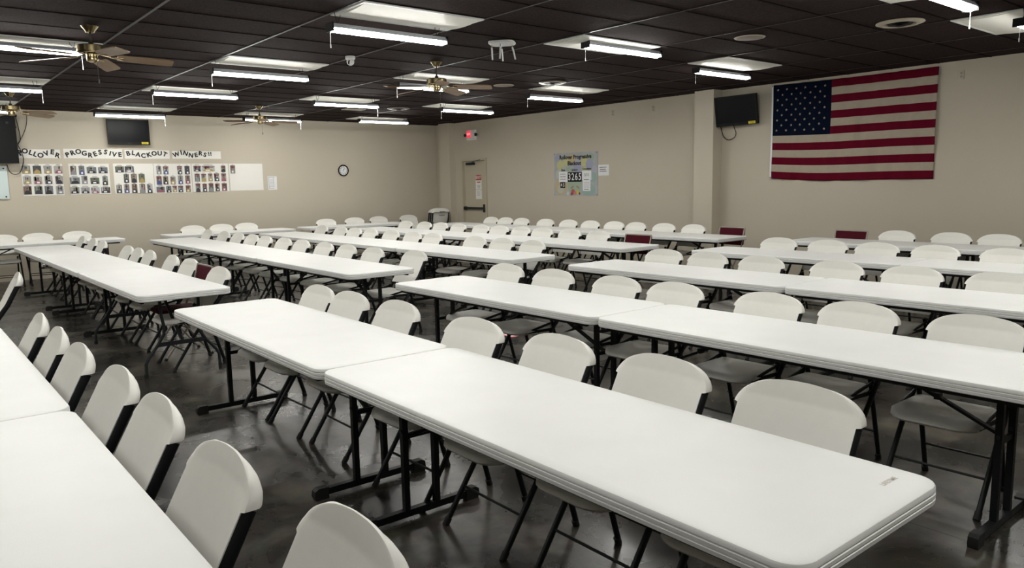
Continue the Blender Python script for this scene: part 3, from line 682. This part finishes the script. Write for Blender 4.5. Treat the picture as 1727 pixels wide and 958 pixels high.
for s in (-1, 1): b.box(-.20, .20, s*.10-.015, s*.10+.015, -.01, 0, M['beige_plate']); b.box(s*.19-.015, s*.19+.015, -.085, .085, -.01, 0, M['beige_plate'])
link('frame', b.mesh('frame', None), t)
b = MB()
for k in range(7): b.bar((-.175, -.072+.024*k, -.006), (.175, -.072+.024*k, -.006), .016, .002, M['beige_plate'], (0, .5, 1))
link('louvre', b.mesh('louvre', None), t)
t = thing('security_camera', 'small white turret security camera on the ceiling left of centre', 'camera', (4.215, 7.892, CEIL-.006))
b = MB(); b.lathe([(.052, 0), (.056, -.006), (.055, -.03), (.045, -.04)], (0, 0, 0), M['white'], 24); link('base', b.mesh('base', 40), t)
b = MB(); b.lathe([(.012, .034), (.03, .028), (.042, .010), (.042, -.010), (.034, -.03), (.014, -.044)], (0, 0, 0), M['white'], 24); b.xf(Matrix.Translation((0, 0, -.058))); link('ball', b.mesh('ball', 40), t)
b = MB(); b.lathe([(.024, 0), (.024, .010), (.015, .014)], (0, 0, 0), M['black'], 18); b.xf(Matrix.Translation((-.024, -.026, -.072)) @ Matrix.Rotation(R(135), 4, 'Z') @ Matrix.Rotation(R(-105), 4, 'Y') @ Matrix.Rotation(PI, 4, 'X')); link('lens', b.mesh('lens', 40), t)
t = thing('wireless_access_point', 'white wireless unit with downward aerials on the ceiling at top centre', 'wireless unit', (5.08, 6.24, CEIL-.006), R(-50))
b = MB(); b.rings([[(x*.18 if 0 else x, y, z) for x, y, _ in rrect(.135-i, .115-i, .07-i/2, 0, 6)] for i, z in ((.01, 0), (0, -.008), (0, -.024), (.02, -.036), (.05, -.040))], M['white']); link('body', b.mesh('body', 40), t)
b = MB(); b.lathe([(.006, 0), (.006, -.003)], (.0, -.03, -.039), mat('status_led', (.3, .5, .9), .4, emit=((.4, .6, 1), .4)), 10); link('status_light', b.mesh('status_light', None), t)
for ax, ay, tx in ((-.105, -.02, .002), (.0, -.085, -.004), (-.02, .085, .004), (.105, .015, .012)):
    b = MB(); b.tube([(ax, ay, -.024), (ax, ay, -.07)], .005, M['beige_metal'], 8); b.tube([(ax, ay, -.062), (ax+tx, ay, -.10), (ax+tx*2.5, ay, -.185)], (.010, .006), M['white'], 10); link('antenna', b.mesh('antenna', 40), t)

# ------------------------------------------------------------------ things on the back wall
def tv(name, label, M4, w, h, group=None, mount=.06):
    """M4 maps panel coordinates (x right, y up, z towards the room)"""
    t = thing(name, label, 'television', M4.translation, 0, group); Mi = Matrix.Translation(-M4.translation)
    def cube(bb, x0, x1, y0, y1, z0, z1, m):
        vs = [M4 @ Vector((x, y, z)) for z in (z0, z1) for y in (y0, y1) for x in (x0, x1)]
        bb.add(vs, [(0, 2, 3, 1), (4, 5, 7, 6), (0, 1, 5, 4), (2, 6, 7, 3), (0, 4, 6, 2), (1, 3, 7, 5)], m)
    b = MB()
    cube(b, -w/2, w/2, -h/2, h/2, -.03, .016, M['black'])
    for a in ((-w/2, w/2, h/2-.022, h/2), (-w/2, w/2, -h/2, -h/2+.045), (-w/2, -w/2+.022, -h/2+.045, h/2-.022), (w/2-.022, w/2, -h/2+.045, h/2-.022)): cube(b, *a, .016, .024, M['black'])
    cube(b, -w*.3, w*.3, -h*.3, h*.3, -.06, -.03, M['black']); b.xf(Mi); link('case', b.mesh('case', None), t)
    b = MB(); cube(b, -w/2+.022, w/2-.022, -h/2+.045, h/2-.022, .0165, .018, M['screen']); b.xf(Mi); link('screen', b.mesh('screen', None), t)
    b = MB(); cube(b, w/2-.155, w/2-.035, -h/2+.012, -h/2+.052, .0245, .0255, M['yellow']); 
    for i in range(2): cube(b, w/2-.145, w/2-.055, -h/2+.022+.014*i, -h/2+.027+.014*i, .0256, .0259, M['ink'])
    b.xf(Mi); link('sticker', b.mesh('sticker', None), t)
    b = MB(); cube(b, -.025, .025, -h/2+.018, -h/2+.026, .0245, .0252, M['steel2']); b.xf(Mi); link('badge', b.mesh('badge', None), t)
    return t, cube, Mi
t, cube, Mi = tv('television', 'flat black television on the back wall above the banners', on_left(3.75, 2.685, .115), .735, .475)
b = MB(); cubeM = on_left(3.75, 2.685, 0)
vs0 = (3.70-3.75, 3.80-3.75)
b.box(3.68, 3.82, WY-.06, WY, 2.60, 2.80, M['steel']); b.xf(Mi); link('wall_mount', b.mesh('wall_mount', None), t)
# left edge: charcoal board and pale glass board
t = thing('display_board', 'tall charcoal display board hung high at the left end of the back wall', 'board', (1.10, WY-.13, 2.09))
b = MB(); b.box(-.82, .82, -.06, .04, 0, .83, M['board_grey']); link('panel', b.mesh('panel', None), t)
b = MB(); b.box(-.6, .6, .04, .12, .1, .7, M['steel']); link('bracket', b.mesh('bracket', None), t)
b = MB(); b.lathe([(.022, 0), (.022, .004), (.016, .006)], (0, 0, 0), M['steel2'], 16); b.xf(Matrix.Translation((.70, -.060, .70)) @ Matrix.Rotation(R(90), 4, 'X')); link('emblem', b.mesh('emblem', 40), t)
t = thing('glass_board', 'pale frosted glass board at the left edge below the charcoal board', 'board', (1.12, WY, 1.47))
b = MB(); b.box(-.62, .62, -.028, -.020, 0, .575, M['glassboard']); link('glass_pane', b.mesh('glass_pane', None), t)
for x in (-.57, .57):
    for z in (.04, .535):
        b = MB(); b.lathe([(.014, 0), (.014, .034), (.010, .036)], (0, 0, 0), M['steel2'], 14); b.xf(Matrix.Translation((x, 0, z)) @ Matrix.Rotation(R(90), 4, 'X')); link('standoff', b.mesh('standoff', 40), t)
def cord(name, label, pts, r=.005, m=None, smooth=6):
    P = [Vector(p) for p in pts]; out = []
    for i in range(len(P)-1):
        p0, p1, p2, p3 = P[max(i-1, 0)], P[i], P[i+1], P[min(i+2, len(P)-1)]
        for k in range(smooth):
            u = k/smooth; out.append(.5*((2*p1)+(p2-p0)*u+(2*p0-5*p1+4*p2-p3)*u*u+(3*p1-p0-3*p2+p3)*u**3))
    out.append(P[-1]); b = MB(); b.tube(out, r, m or M['black'], 8)
    base = P[0].copy(); b.xf(Matrix.Translation(-base)); return link(name, b.mesh(name, 60), None, base, None, label, 'cord')
Yc = WY-.012
cord('power_cord', 'black power cord dropping from a plug beside the charcoal board', [(1.955, Yc, 2.93), (1.97, Yc, 2.80), (1.99, Yc-.01, 2.62), (1.99, Yc, 2.50), (1.95, Yc, 2.42), (1.98, Yc-.01, 2.32), (2.01, Yc, 2.18), (1.99, Yc, 2.06), (1.93, Yc-.02, 1.93), (1.85, Yc-.03, 1.90), (1.78, Yc-.02, 1.95), (1.75, Yc, 2.08)], .006)
cord('video_cord', 'thin black cord curving down from the ceiling to the charcoal board', [(2.13, Yc, 3.03), (2.12, Yc, 2.86), (2.09, Yc, 2.72), (2.03, Yc-.01, 2.58), (1.96, Yc-.02, 2.46), (1.90, Yc-.05, 2.40)], .0045)
t = thing('wall_outlet', 'black plug in an outlet beside the charcoal board', 'outlet', (1.955, WY, 2.93))
b = MB(); b.box(-.035, .035, -.008, 0, -.057, .057, M['beige_plate']); link('cover_plate', b.mesh('cover_plate', None), t)
b = MB(); b.box(-.018, .018, -.040, -.008, -.022, .018, M['black']); link('plug', b.mesh('plug', None), t)

# banners: black letters on white paper strips
def wavy(mb, M4, x0, z0, x1, z1, m, d, amp, n=14):
    vs = []
    for i in range(n+1):
        x = x0+(x1-x0)*i/n; e = amp*abs(math.sin(PI*i/n*2.0))
        vs += [M4 @ Vector((x, z0, d+e)), M4 @ Vector((x, z1, d+.001)), M4 @ Vector((x, z0, d+e-.0012)), M4 @ Vector((x, z1, d))]
    fs = []
    for i in range(n):
        o = 4*i; p = o+4
        fs += [(o, p, p+1, o+1), (o+2, o+3, p+3, p+2), (o, o+2, p+2, p), (o+1, p+1, p+3, o+3)]
    fs += [(0, 1, 3, 2), (4*n, 4*n+2, 4*n+3, 4*n+1)]
    mb.add(vs, fs, m)
W0M = on_left(0, 0, 0)
BAN = {'ROLLOVER': (1.93, 2.590, 2.188, 2.345), 'PROGRESSIVE': (2.645, 3.635, 2.183, 2.362), 'BLACKOUT': (3.675, 4.495, 2.186, 2.352), 'WINNERS!!': (4.545, 5.503, 2.191, 2.345)}
for word, (xa, xb, za, zb) in BAN.items():
    base = Vector(((xa+xb)/2, WY, za)); Mi = Matrix.Translation(-base)
    t = thing('banner_strip', 'white paper strip with black letters reading %s' % word, 'banner', base, 0, 'lettered paper strips of the winners banner')
    b = MB(); wavy(b, W0M, xa, za, xb, zb, M['paper'], .002, .006); b.xf(Mi); link('paper_strip', b.mesh('paper_strip', 40), t)
    for ch, lx, lz, rot in BANNER_LETTERS[word]:
        b = MB(); add_text(b, ch, .118 if ch != '!' else .105, on_left(lx, lz, .0095), M['ink'], .005, 1.03, R(rot)); b.xf(Mi); link('letter', b.mesh('letter', None), t)

# winners posters with photographs
pm = {}
def cm(c):
    k = tuple(round(x, 2) for x in c)
    if k not in pm: pm[k] = mat('photo_print', k, .45)
    return pm[k]
BG = [(.14, .16, .18), (.30, .30, .29), (.05, .05, .06), (.38, .36, .32), (.18, .11, .08), (.42, .44, .46), (.10, .13, .09), (.22, .19, .15)]
TS = [(.02, .02, .03), (.03, .03, .05), (.30, .10, .14), (.05, .08, .25), (.25, .25, .27), (.015, .015, .015), (.40, .30, .10), (.02, .02, .02)]
SK = [(.30, .18, .13), (.36, .24, .18), (.18, .11, .08)]
def photo(par, Mi, x0, z0, x1, z1, rg, stripe):
    ex, ez = (x1-x0)*.05, (z1-z0)*.06; x0 -= ex; x1 += ex; z0 -= ez; z1 += ez
    b = MB(); w, h = x1-x0, z1-z0; d = .009
    flatquad(b, W0M, x0, z0, x1, z1, cm(rg.choice(BG)), d, .0012)
    for _ in range(3):
        q = rg.uniform(0, .7); flatquad(b, W0M, x0+w*q, z0+h*rg.uniform(.3, .5), x0+w*(q+rg.uniform(.1, .3)), z1-h*rg.uniform(0, .1), cm(rg.choice(BG)), d+.0002)
    if stripe:
        flatquad(b, W0M, x0, z1-h*.16, x1, z1-h*.04, cm((.16, .02, .03)), d+.0004); flatquad(b, W0M, x0+w*.1, z1-h*.32, x1-w*.1, z1-h*.24, cm((.16, .02, .03)), d+.0004)
    cx = x0+w*rg.uniform(.42, .58); tc = cm(rg.choice(TS))
    b.add([W0M @ Vector(p) for p in ((x0+w*.08, z0, d+.0006), (x1-w*.08, z0, d+.0006), (x1-w*.14, z0+h*.32, d+.0006), (cx+w*.13, z0+h*.5, d+.0006), (cx-w*.13, z0+h*.5, d+.0006), (x0+w*.14, z0+h*.32, d+.0006))], [(0, 1, 2, 3, 4, 5)], tc)
    disc(b, W0M, cx, z0+h*.64, w*.10, h*.15, cm(rg.choice(SK)), d+.0008, 10); disc(b, W0M, cx, z0+h*.72, w*.11, h*.10, cm((.05, .035, .025)), d+.0009, 10)
    if rg.random() < .75: flatquad(b, W0M, cx-w*.17, z0+h*.10, cx+w*.17, z0+h*.32, M['paper2'], d+.001)
    b.xf(Mi); link('photograph', b.mesh('photograph', None), par)
PB = {1: (1.955, 2.60, 1.515, 2.085, 'leftmost photo poster of twelve pictures under the banner'), 2: (2.705, 3.38, 1.52, 2.09, 'second photo poster from the left, four pictures per row'),
      3: (3.45, 4.165, 1.52, 2.093, 'third photo poster with several blank spots'), 4: (4.175, 4.885, 1.51, 2.093, 'fourth photo poster, pictures in rows of five'),
      5: (4.90, 5.635, 1.52, 2.093, 'fifth photo poster with an orange picture at its top left'), 6: (5.655, 6.37, 1.53, 2.093, 'mostly blank white poster with a single picture')}
rg = random.Random(11)
for i, (xa, xb, za, zb, lb) in PB.items():
    base = Vector(((xa+xb)/2, WY, za)); Mi = Matrix.Translation(-base)
    t = thing('photo_poster', lb, 'poster', base, 0, 'photo posters under the winners banner')
    b = MB(); wavy(b, W0M, xa, za, xb, zb, M['paper'], .002, .005 if i != 6 else .001); b.xf(Mi); link('paper_sheet', b.mesh('paper_sheet', 40), t)
    b = MB()
    for (x0, z0, x1, z1) in PHOTO_RECTS[i]:
        photo(t, Mi, x0, z0, x1, z1, rg, i in (5, 6) or (i == 4 and rg.random() < .5))
        flatquad(b, W0M, x0+.02, z1+.016, x1-.02, z1+.022, M['grey_ink'], .0092); flatquad(b, W0M, x0+.03, z1+.027, x1-.03, z1+.031, M['grey_ink'], .0092)
    b.xf(Mi); link('handwriting', b.mesh('handwriting', None), t)
t = thing('framed_notice', 'small framed paper notice right of the blank poster', 'notice', (6.57, WY, 1.53)); Mi = Matrix.Translation((-6.57, -WY, -1.53))
b = MB(); flatquad(b, W0M, 6.475, 1.53, 6.675, 1.82, M['paper2'], .004, .003); b.xf(Mi); link('paper_sheet', b.mesh('paper_sheet', None), t)
b = MB()
for q in ((6.485, 1.795, 6.63, 1.803), (6.485, 1.56, 6.60, 1.566), (6.495, 1.56, 6.502, 1.80), (6.60, 1.58, 6.606, 1.79)): flatquad(b, W0M, *q, M['grey_ink'], .0045)
for k in range(6): flatquad(b, W0M, 6.515, 1.60+.03*k, 6.59, 1.605+.03*k, M['grey_ink'], .0045)
b.xf(Mi); link('printed_table', b.mesh('printed_table', None), t)
# clock
t = thing('wall_clock', 'round wall clock with a black rim on the back wall', 'clock', (8.28, WY, 1.938))
b = MB(); n = 36; pr = [(.105, .004), (.13, .004), (.134, .02), (.128, .035), (.112, .035), (.105, .022)]; vs = []; fs = []
for rr_, z in pr: vs += [(rr_*math.cos(2*PI*k/n), -z, rr_*math.sin(2*PI*k/n)) for k in range(n)]
for i in range(6):
    for k in range(n): fs.append((i*n+k, i*n+(k+1) % n, ((i+1) % 6)*n+(k+1) % n, ((i+1) % 6)*n+k))
b.add(vs, fs, M['black']); link('rim', b.mesh('rim', 40), t)
b = MB(); b.lathe([(.108, .002), (.108, .016)], (0, 0, 0), M['paper2'], 36, 'y')
Mc = Matrix(((1, 0, 0, 0), (0, 0, -1, -.0165), (0, 1, 0, 0), (0, 0, 0, 1)))
for k in range(1, 13): a = PI/2-2*PI*k/12; add_text(b, str(k), .038, Mc @ Matrix.Translation((.082*math.cos(a), .082*math.sin(a), 0)), M['ink'], .001)
link('dial', b.mesh('dial', None), t)
for nm, L_, a, w_ in (('hour_hand', .045, 62, .010), ('minute_hand', .068, 68, .006)):
    b = MB(); d_ = Vector((math.cos(R(a)), 0, math.sin(R(a)))); b.bar(Vector((0, -.019, 0))-d_*.018, Vector((0, -.019, 0))+d_*L_, w_, .002, M['ink'], (0, 1, 0)); link(nm, b.mesh(nm, None), t)

# ------------------------------------------------------------------ things on the right wall
RM = on_right(0, 0, 0)       # x right = -Y
def rw(y): return -y
# flag
t0y, t1y, zb0, zt0 = 6.665, 4.255, 1.575, 3.012
t = thing('wall_flag', 'large red, white and blue striped flag with stars hung flat on the right wall', 'flag', (WX, 5.46, 1.575)); Mi = Matrix.Translation((-WX, -5.46, -1.575))
NX, NZ = 110, 52
def fpt(u, v, e=0):      # u 0..1 left to right, v 0..1 bottom to top
    y = t0y + (t1y-t0y)*u; sag = -.035*math.sin(PI*u*1.0)*(1-v)*0.9 - .012*math.sin(PI*2*u); zb = zb0-.045*u; zt = zt0-.012*u
    z = zb + (zt-zb)*v + sag*(1-v)*.8 - .010*math.sin(PI*u)*v
    d = .024 + .012*math.sin(24*u+3*v)*(.35+.65*(1-v)) + .007*math.sin(53*u-5*v+1) + .0045*math.sin(96*u+9*v+2*math.sin(5*v))
    return RM @ Vector((-y, z, d+e))
b = MB(); mats = [M['flag_red'], M['flag_white'], M['flag_blue']]
vs = [fpt(i/NX, j/NZ) for j in range(NZ+1) for i in range(NX+1)]
groups = {0: [], 1: [], 2: []}
for j in range(NZ):
    for i in range(NX):
        stripe = 12-int(j/NZ*13)
        c = 0 if stripe % 2 == 0 else 1
        if i < NX*.383 and stripe < 7: c = 2
        groups[c].append((j*(NX+1)+i, j*(NX+1)+i+1, (j+1)*(NX+1)+i+1, (j+1)*(NX+1)+i))
o = len(b.v); b.v += [tuple(v) for v in vs]
for c, fl in groups.items():
    mi = b.mid(mats[c])
    for f in fl: b.f.append(f); b.mi.append(mi)
star = []
for r_ in range(9):
    cols = 6 if r_ % 2 == 0 else 5
    for c_ in range(cols):
        cu = .383*((2*c_+1 if cols == 6 else 2*c_+2)/12.0); cv = 1-(6.97/13)*((r_+1)/10.0)
        pts = []
        for k in range(10):
            rr_ = .021 if k % 2 == 0 else .0085; a = PI/2+2*PI*k/10
            pts.append(fpt(cu+rr_*math.cos(a)/2.41, cv+rr_*math.sin(a)/1.44, .0035))
        cpt = fpt(cu, cv, .0035); b.add([cpt]+pts, [(0, 1+k, 1+(k+1) % 10) for k in range(10)], M['flag_white'])
b.xf(Mi); fl = link('cloth', b.mesh('cloth', 60, False), t)
so = fl.modifiers.new('thickness', 'SOLIDIFY'); so.thickness = .0015; so.offset = -1
b = MB()
for j in range(12): 
    a, c = fpt(0, j/12), fpt(0, (j+1)/12); b.bar(a+Vector((0, .012, 0)), c+Vector((0, .012, 0)), .028, .003, M['paper2'], (1, 0, 0))
b.xf(Mi); link('header_strip', b.mesh('header_strip', None), t)
for v_ in (.012, .988):
    p = fpt(0, v_)+Vector((-.004, .012, 0)); b = MB(); b.lathe([(.008, 0), (.008, .006), (.004, .007)], (0, 0, 0), M['brass_dark'], 12, 'x'); b.xf(Mi @ Matrix.Translation(p) @ Matrix.Rotation(PI, 4, 'Z')); link('grommet', b.mesh('grommet', 40), t)
# tilted television
T4 = on_right(7.235, 2.672, .17) @ Matrix.Rotation(R(10), 4, 'X') @ Matrix.Rotation(R(4), 4, 'Y')
t, cube, Mi = tv('television', 'black television tilted down on the right wall beside the flag', T4, .735, .475)
b = MB(); b.box(WX-.13, WX, 7.17, 7.30, 2.60, 2.74, M['steel']); b.xf(Mi); link('wall_mount', b.mesh('wall_mount', None), t)
cord('power_cord', 'black looped power cord hanging below the tilted television', [(WX-.12, 7.50, 2.47), (WX-.06, 7.60, 2.46), (WX-.03, 7.595, 2.36), (WX-.03, 7.56, 2.28), (WX-.03, 7.47, 2.22), (WX-.03, 7.36, 2.25), (WX-.04, 7.32, 2.32), (WX-.10, 7.31, 2.40), (WX-.13, 7.31, 2.45)], .006)
for y, z, lb in ((10.08, 2.865, 'small beige wall plate high up, left of a pair before the pilaster'), (9.09, 2.865, 'small beige wall plate high up, right of a pair before the pilaster'), (3.987, 2.86, 'beige outlet plate near the ceiling right of the flag'), (6.47, 1.555, 'small beige plate just under the lower left corner of the flag')):
    t = thing('wall_plate', lb, 'wall plate', (WX, y, z))
    hh = .057 if z > 2 else .02
    b = MB(); b.rings([[(-d_, yy, zz) for yy, zz, _ in rrect(.036-i, hh-i, .006, 0, 3)] for i, d_ in ((0, 0), (0, .004), (.003, .006))], M['beige_plate']); link('cover_plate', b.mesh('cover_plate', 40), t)
    if z > 2:
        for s in (-1, 1):
            b = MB(); b.lathe([(.015, .006), (.015, .0075)], (0, 0, 0), M['beige_metal'], 14, 'x'); b.xf(Matrix.Translation((0, 0, s*.022)) @ Matrix.Rotation(PI, 4, 'Z')); link('socket', b.mesh('socket', None), t)
# exit sign with emergency lamps
t = thing('exit_sign', 'white exit sign box with glowing red EXIT face and two lamp heads', 'exit sign', (WX, 14.57, 2.62))
b = MB(); b.box(-.055, 0, -.16, .16, -.02, .215, M['white']); link('box', b.mesh('box', None), t)
b = MB(); b.box(-.058, -.055, -.005, .145, .04, .195, M['exit_glow']); 
add_text(b, 'EXIT', .062, Matrix(((0, 0, -1, -.0595), (-1, 0, 0, .07), (0, 1, 0, .118), (0, 0, 0, 1))), mat('exit_letters', (.9, .5, .5), .5, emit=((1, .3, .35), .12)), .004)
link('red_face', b.mesh('red_face', None), t)
for s in (-1, 1):
    b = MB(); b.tube([(-.03, s*.16, .10), (-.04, s*.19, .10)], .01, M['steel2'], 8); b.lathe([(.02, 0), (.036, .02), (.038, .045), (.030, .05)], (0, 0, 0), M['steel2'], 16, 'x')
    b.v[-64:] = [tuple(Matrix.Translation((-.03, s*.21, .10)) @ Matrix.Rotation(PI, 4, 'Z') @ Vector(v)) for v in b.v[-64:]]; link('lamp_head', b.mesh('lamp_head', 40), t)
# jackpot poster
PY, PZ0, PZ1 = 11.735, 1.297, 2.168; PW = 1.262; PH = PZ1-PZ0
t = thing('jackpot_poster', 'pastel poster board with black numbers on the right wall', 'poster', (WX, PY-PW/2, PZ0)); Mi = Matrix.Translation((-WX, -(PY-PW/2), -PZ0))
PM = Matrix(((0, 0, -1, WX), (-1, 0, 0, PY), (0, 1, 0, PZ0), (0, 0, 0, 1)))
def px(fxx): return fxx*PW
def pz(f): return f*PH
def pmesh(name, fn):
    b = MB(); fn(b); b.xf(Mi); return link(name, b.mesh(name, None), t)
def f_(b):
    flatquad(b, PM, 0, 0, PW, PH, mat('poster_ground', (.40, .42, .43), .6, var=.25, vscale=5), .008, .007)
    pr = random.Random(5); cols = [(.52, .52, .25), (.34, .44, .32), (.34, .36, .48), (.52, .42, .24), (.48, .50, .44), (.30, .42, .38), (.42, .42, .50)]
    cc = [mat('pastel_print', c, .6) for c in cols]
    spots = [(.15, .72, .09, 0), (.30, .80, .08, 0), (.42, .85, .09, 3), (.55, .66, .10, 2), (.70, .80, .10, 0), (.85, .86, .08, 1), (.82, .72, .09, 2), (.12, .50, .09, 4), (.17, .22, .16, 3), (.16, .16, .08, 4), (.48, .24, .17, 1), (.80, .14, .17, 5), (.90, .42, .09, 5), (.93, .6, .06, 6), (.08, .88, .06, 2), (.6, .86, .06, 6), (.36, .58, .07, 1), (.72, .58, .06, 0)]
    for i, (a, c, r_, k) in enumerate(spots):
        disc(b, PM, px(a), pz(c), r_*PW*.9, r_*PW*.9 if c*PH > r_*PW*.9 and (1-c)*PH > r_*PW*.9 else min(c, 1-c)*PH, cc[k], .0082+.0001*i, 20)
pmesh('board', f_)
pmesh('title_text', lambda b: (add_text(b, 'Rollover Progressive', .112, PM @ Matrix.Translation((px(.50), pz(.895), .011)), M['ink'], .0042, .98), add_text(b, 'Blackout', .112, PM @ Matrix.Translation((px(.48), pz(.75), .011)), M['ink'], .0042, 1.0)))
pmesh('heading_text', lambda b: (add_text(b, 'Date', .058, PM @ Matrix.Translation((px(.22), pz(.60), .011)), M['ink'], .002), add_text(b, 'Jackpot', .055, PM @ Matrix.Translation((px(.49), pz(.60), .011)), M['ink'], .002), add_text(b, 'Consolation', .050, PM @ Matrix.Translation((px(.765), pz(.615), .011)), M['ink'], .002)))
def num(b):
    for a0, a1, c0, c1, tx, sz in ((.33, .65, .32, .545, '3265', .20), (.155, .265, .18, .32, '45', .105)):
        flatquad(b, PM, px(a0), pz(c0), px(a1), pz(c1), M['black'], .015, .004)
        w = (a1-a0)/len(tx)
        for i, ch in enumerate(tx): add_text(b, ch, sz, PM @ Matrix.Translation((px(a0+w*(i+.5)), pz((c0+c1)/2), .0155)), M['paper2'], .003, .82)
        for i in range(1, len(tx)): flatquad(b, PM, px(a0+w*i)-.0015, pz(c0), px(a0+w*i)+.0015, pz(c1), M['steel2'], .0153)
pmesh('number_cards', num)
def note(i, q):
    def fn(b):
        a0, c0, a1, c1 = q; d = .013+.001*(i == 2); flatquad(b, PM, px(a0), pz(c0), px(a1), pz(c1), M['paper2'], d, .002)
        if i == 0:
            for k in range(3): flatquad(b, PM, px(.15), pz(.50-.06*k), px(.28), pz(.515-.06*k), M['grey_ink'], d+.0004)
        elif i == 1: add_text(b, '$50', .085, PM @ Matrix.Translation((px(.76), pz(.475), d+.0005)), M['grey_ink'])
        else:
            flatquad(b, PM, px(.70), pz(.36), px(.81), pz(.375), M['ink'], d+.0004); flatquad(b, PM, px(.70), pz(.14), px(.81), pz(.15), M['ink'], d+.0004)
            for k in range(6): flatquad(b, PM, px(.70), pz(.18+.025*k), px(.82), pz(.184+.025*k), M['grey_ink'], d+.0004)
    return fn
for i_, q_ in enumerate(((.12, .32, .325, .565), (.655, .36, .865, .57), (.675, .11, .845, .39))): pmesh('taped_note', note(i_, q_))
def balls(b):
    for i, (a, c, r_, col) in enumerate([(.45, .08, .055, (.45, .10, .10)), (.50, .05, .04, (.55, .2, .2)), (.56, .07, .04, (.60, .52, .03)), (.42, .03, .035, (.30, .05, .05)), (.60, .04, .025, (.10, .08, .08)), (.33, .04, .04, (.55, .57, .57))]):
        disc(b, PM, px(a), pz(c)+.01, r_*PW*.8, min(r_*PW*.8, pz(c)+.005), cm(col), .0125+.0004*i, 16)
    b.bar(PM @ Vector((px(.40), pz(.17), .012)), PM @ Vector((px(.46), pz(.22), .012)), .03, .002, cm((.35, .22, .15)), (1, 0, 0)); b.bar(PM @ Vector((px(.53), pz(.22), .012)), PM @ Vector((px(.59), pz(.17), .012)), .03, .002, cm((.35, .22, .15)), (1, 0, 0))
pmesh('printed_balls', balls)
def pins(b):
    for a in (.012, .985):
        for c in (.02, .975): b.add(*[x for x in [[PM @ Vector((px(a)+.009*math.cos(2*PI*k/8), pz(c)+.009*math.sin(2*PI*k/8), .0165)) for k in range(8)], [tuple(range(8))]]], M['steel2'])
pmesh('corner_screws', pins)
t = thing('paper_notice', 'small white paper notice taped right of the jackpot poster', 'notice', (WX, 10.325, 1.69)); Mi = Matrix.Translation((-WX, -10.325, -1.69))
b = MB(); NM = Matrix(((0, 0, -1, WX), (-1, 0, 0, 10.46), (0, 1, 0, 1.69), (0, 0, 0, 1))); flatquad(b, NM, 0, 0, .28, .21, M['paper2'], .004, .003); b.xf(Mi); link('paper_sheet', b.mesh('paper_sheet', None), t)
b = MB()
for i in range(3): flatquad(b, NM, .03+.01*(i % 2), .155-.038*i, .22-.02*(i % 2), .165-.038*i, M['ink'], .0045)
b.xf(Mi); link('printed_lines', b.mesh('printed_lines', None), t)
# floor sticker seen between chairs
t = link('floor_sticker', None, None, (4.92, 6.07, 0), None, 'pink and white sticker on the concrete floor behind the central tables', 'sticker')
b = MB(); b.box(-.045, .045, -.15, .15, .0008, .002, M['pink']); link('backing', b.mesh('backing', None), t)
b = MB()
for k in range(5): b.box(-.02, .02, -.12+.052*k, -.088+.052*k, .002, .0024, M['paper2'])
link('printed_blocks', b.mesh('printed_blocks', None), t)
# maker's mark moulded into the nearest table top
big = [o for o in C.objects if o.get('label', '').startswith('largest white folding table')][0]
b = MB(); add_text(b, 'LIFETIME', .022, Matrix.Translation((.26, -1.115, TH+.0004)) @ Matrix.Rotation(R(0), 4, 'Z'), mat('worn_mark', (.50, .47, .40), .6), .0006); link('maker_mark', b.mesh('maker_mark', None), big)
# drop the unused prototype if any
for k_ in used:
    assert used[k_]
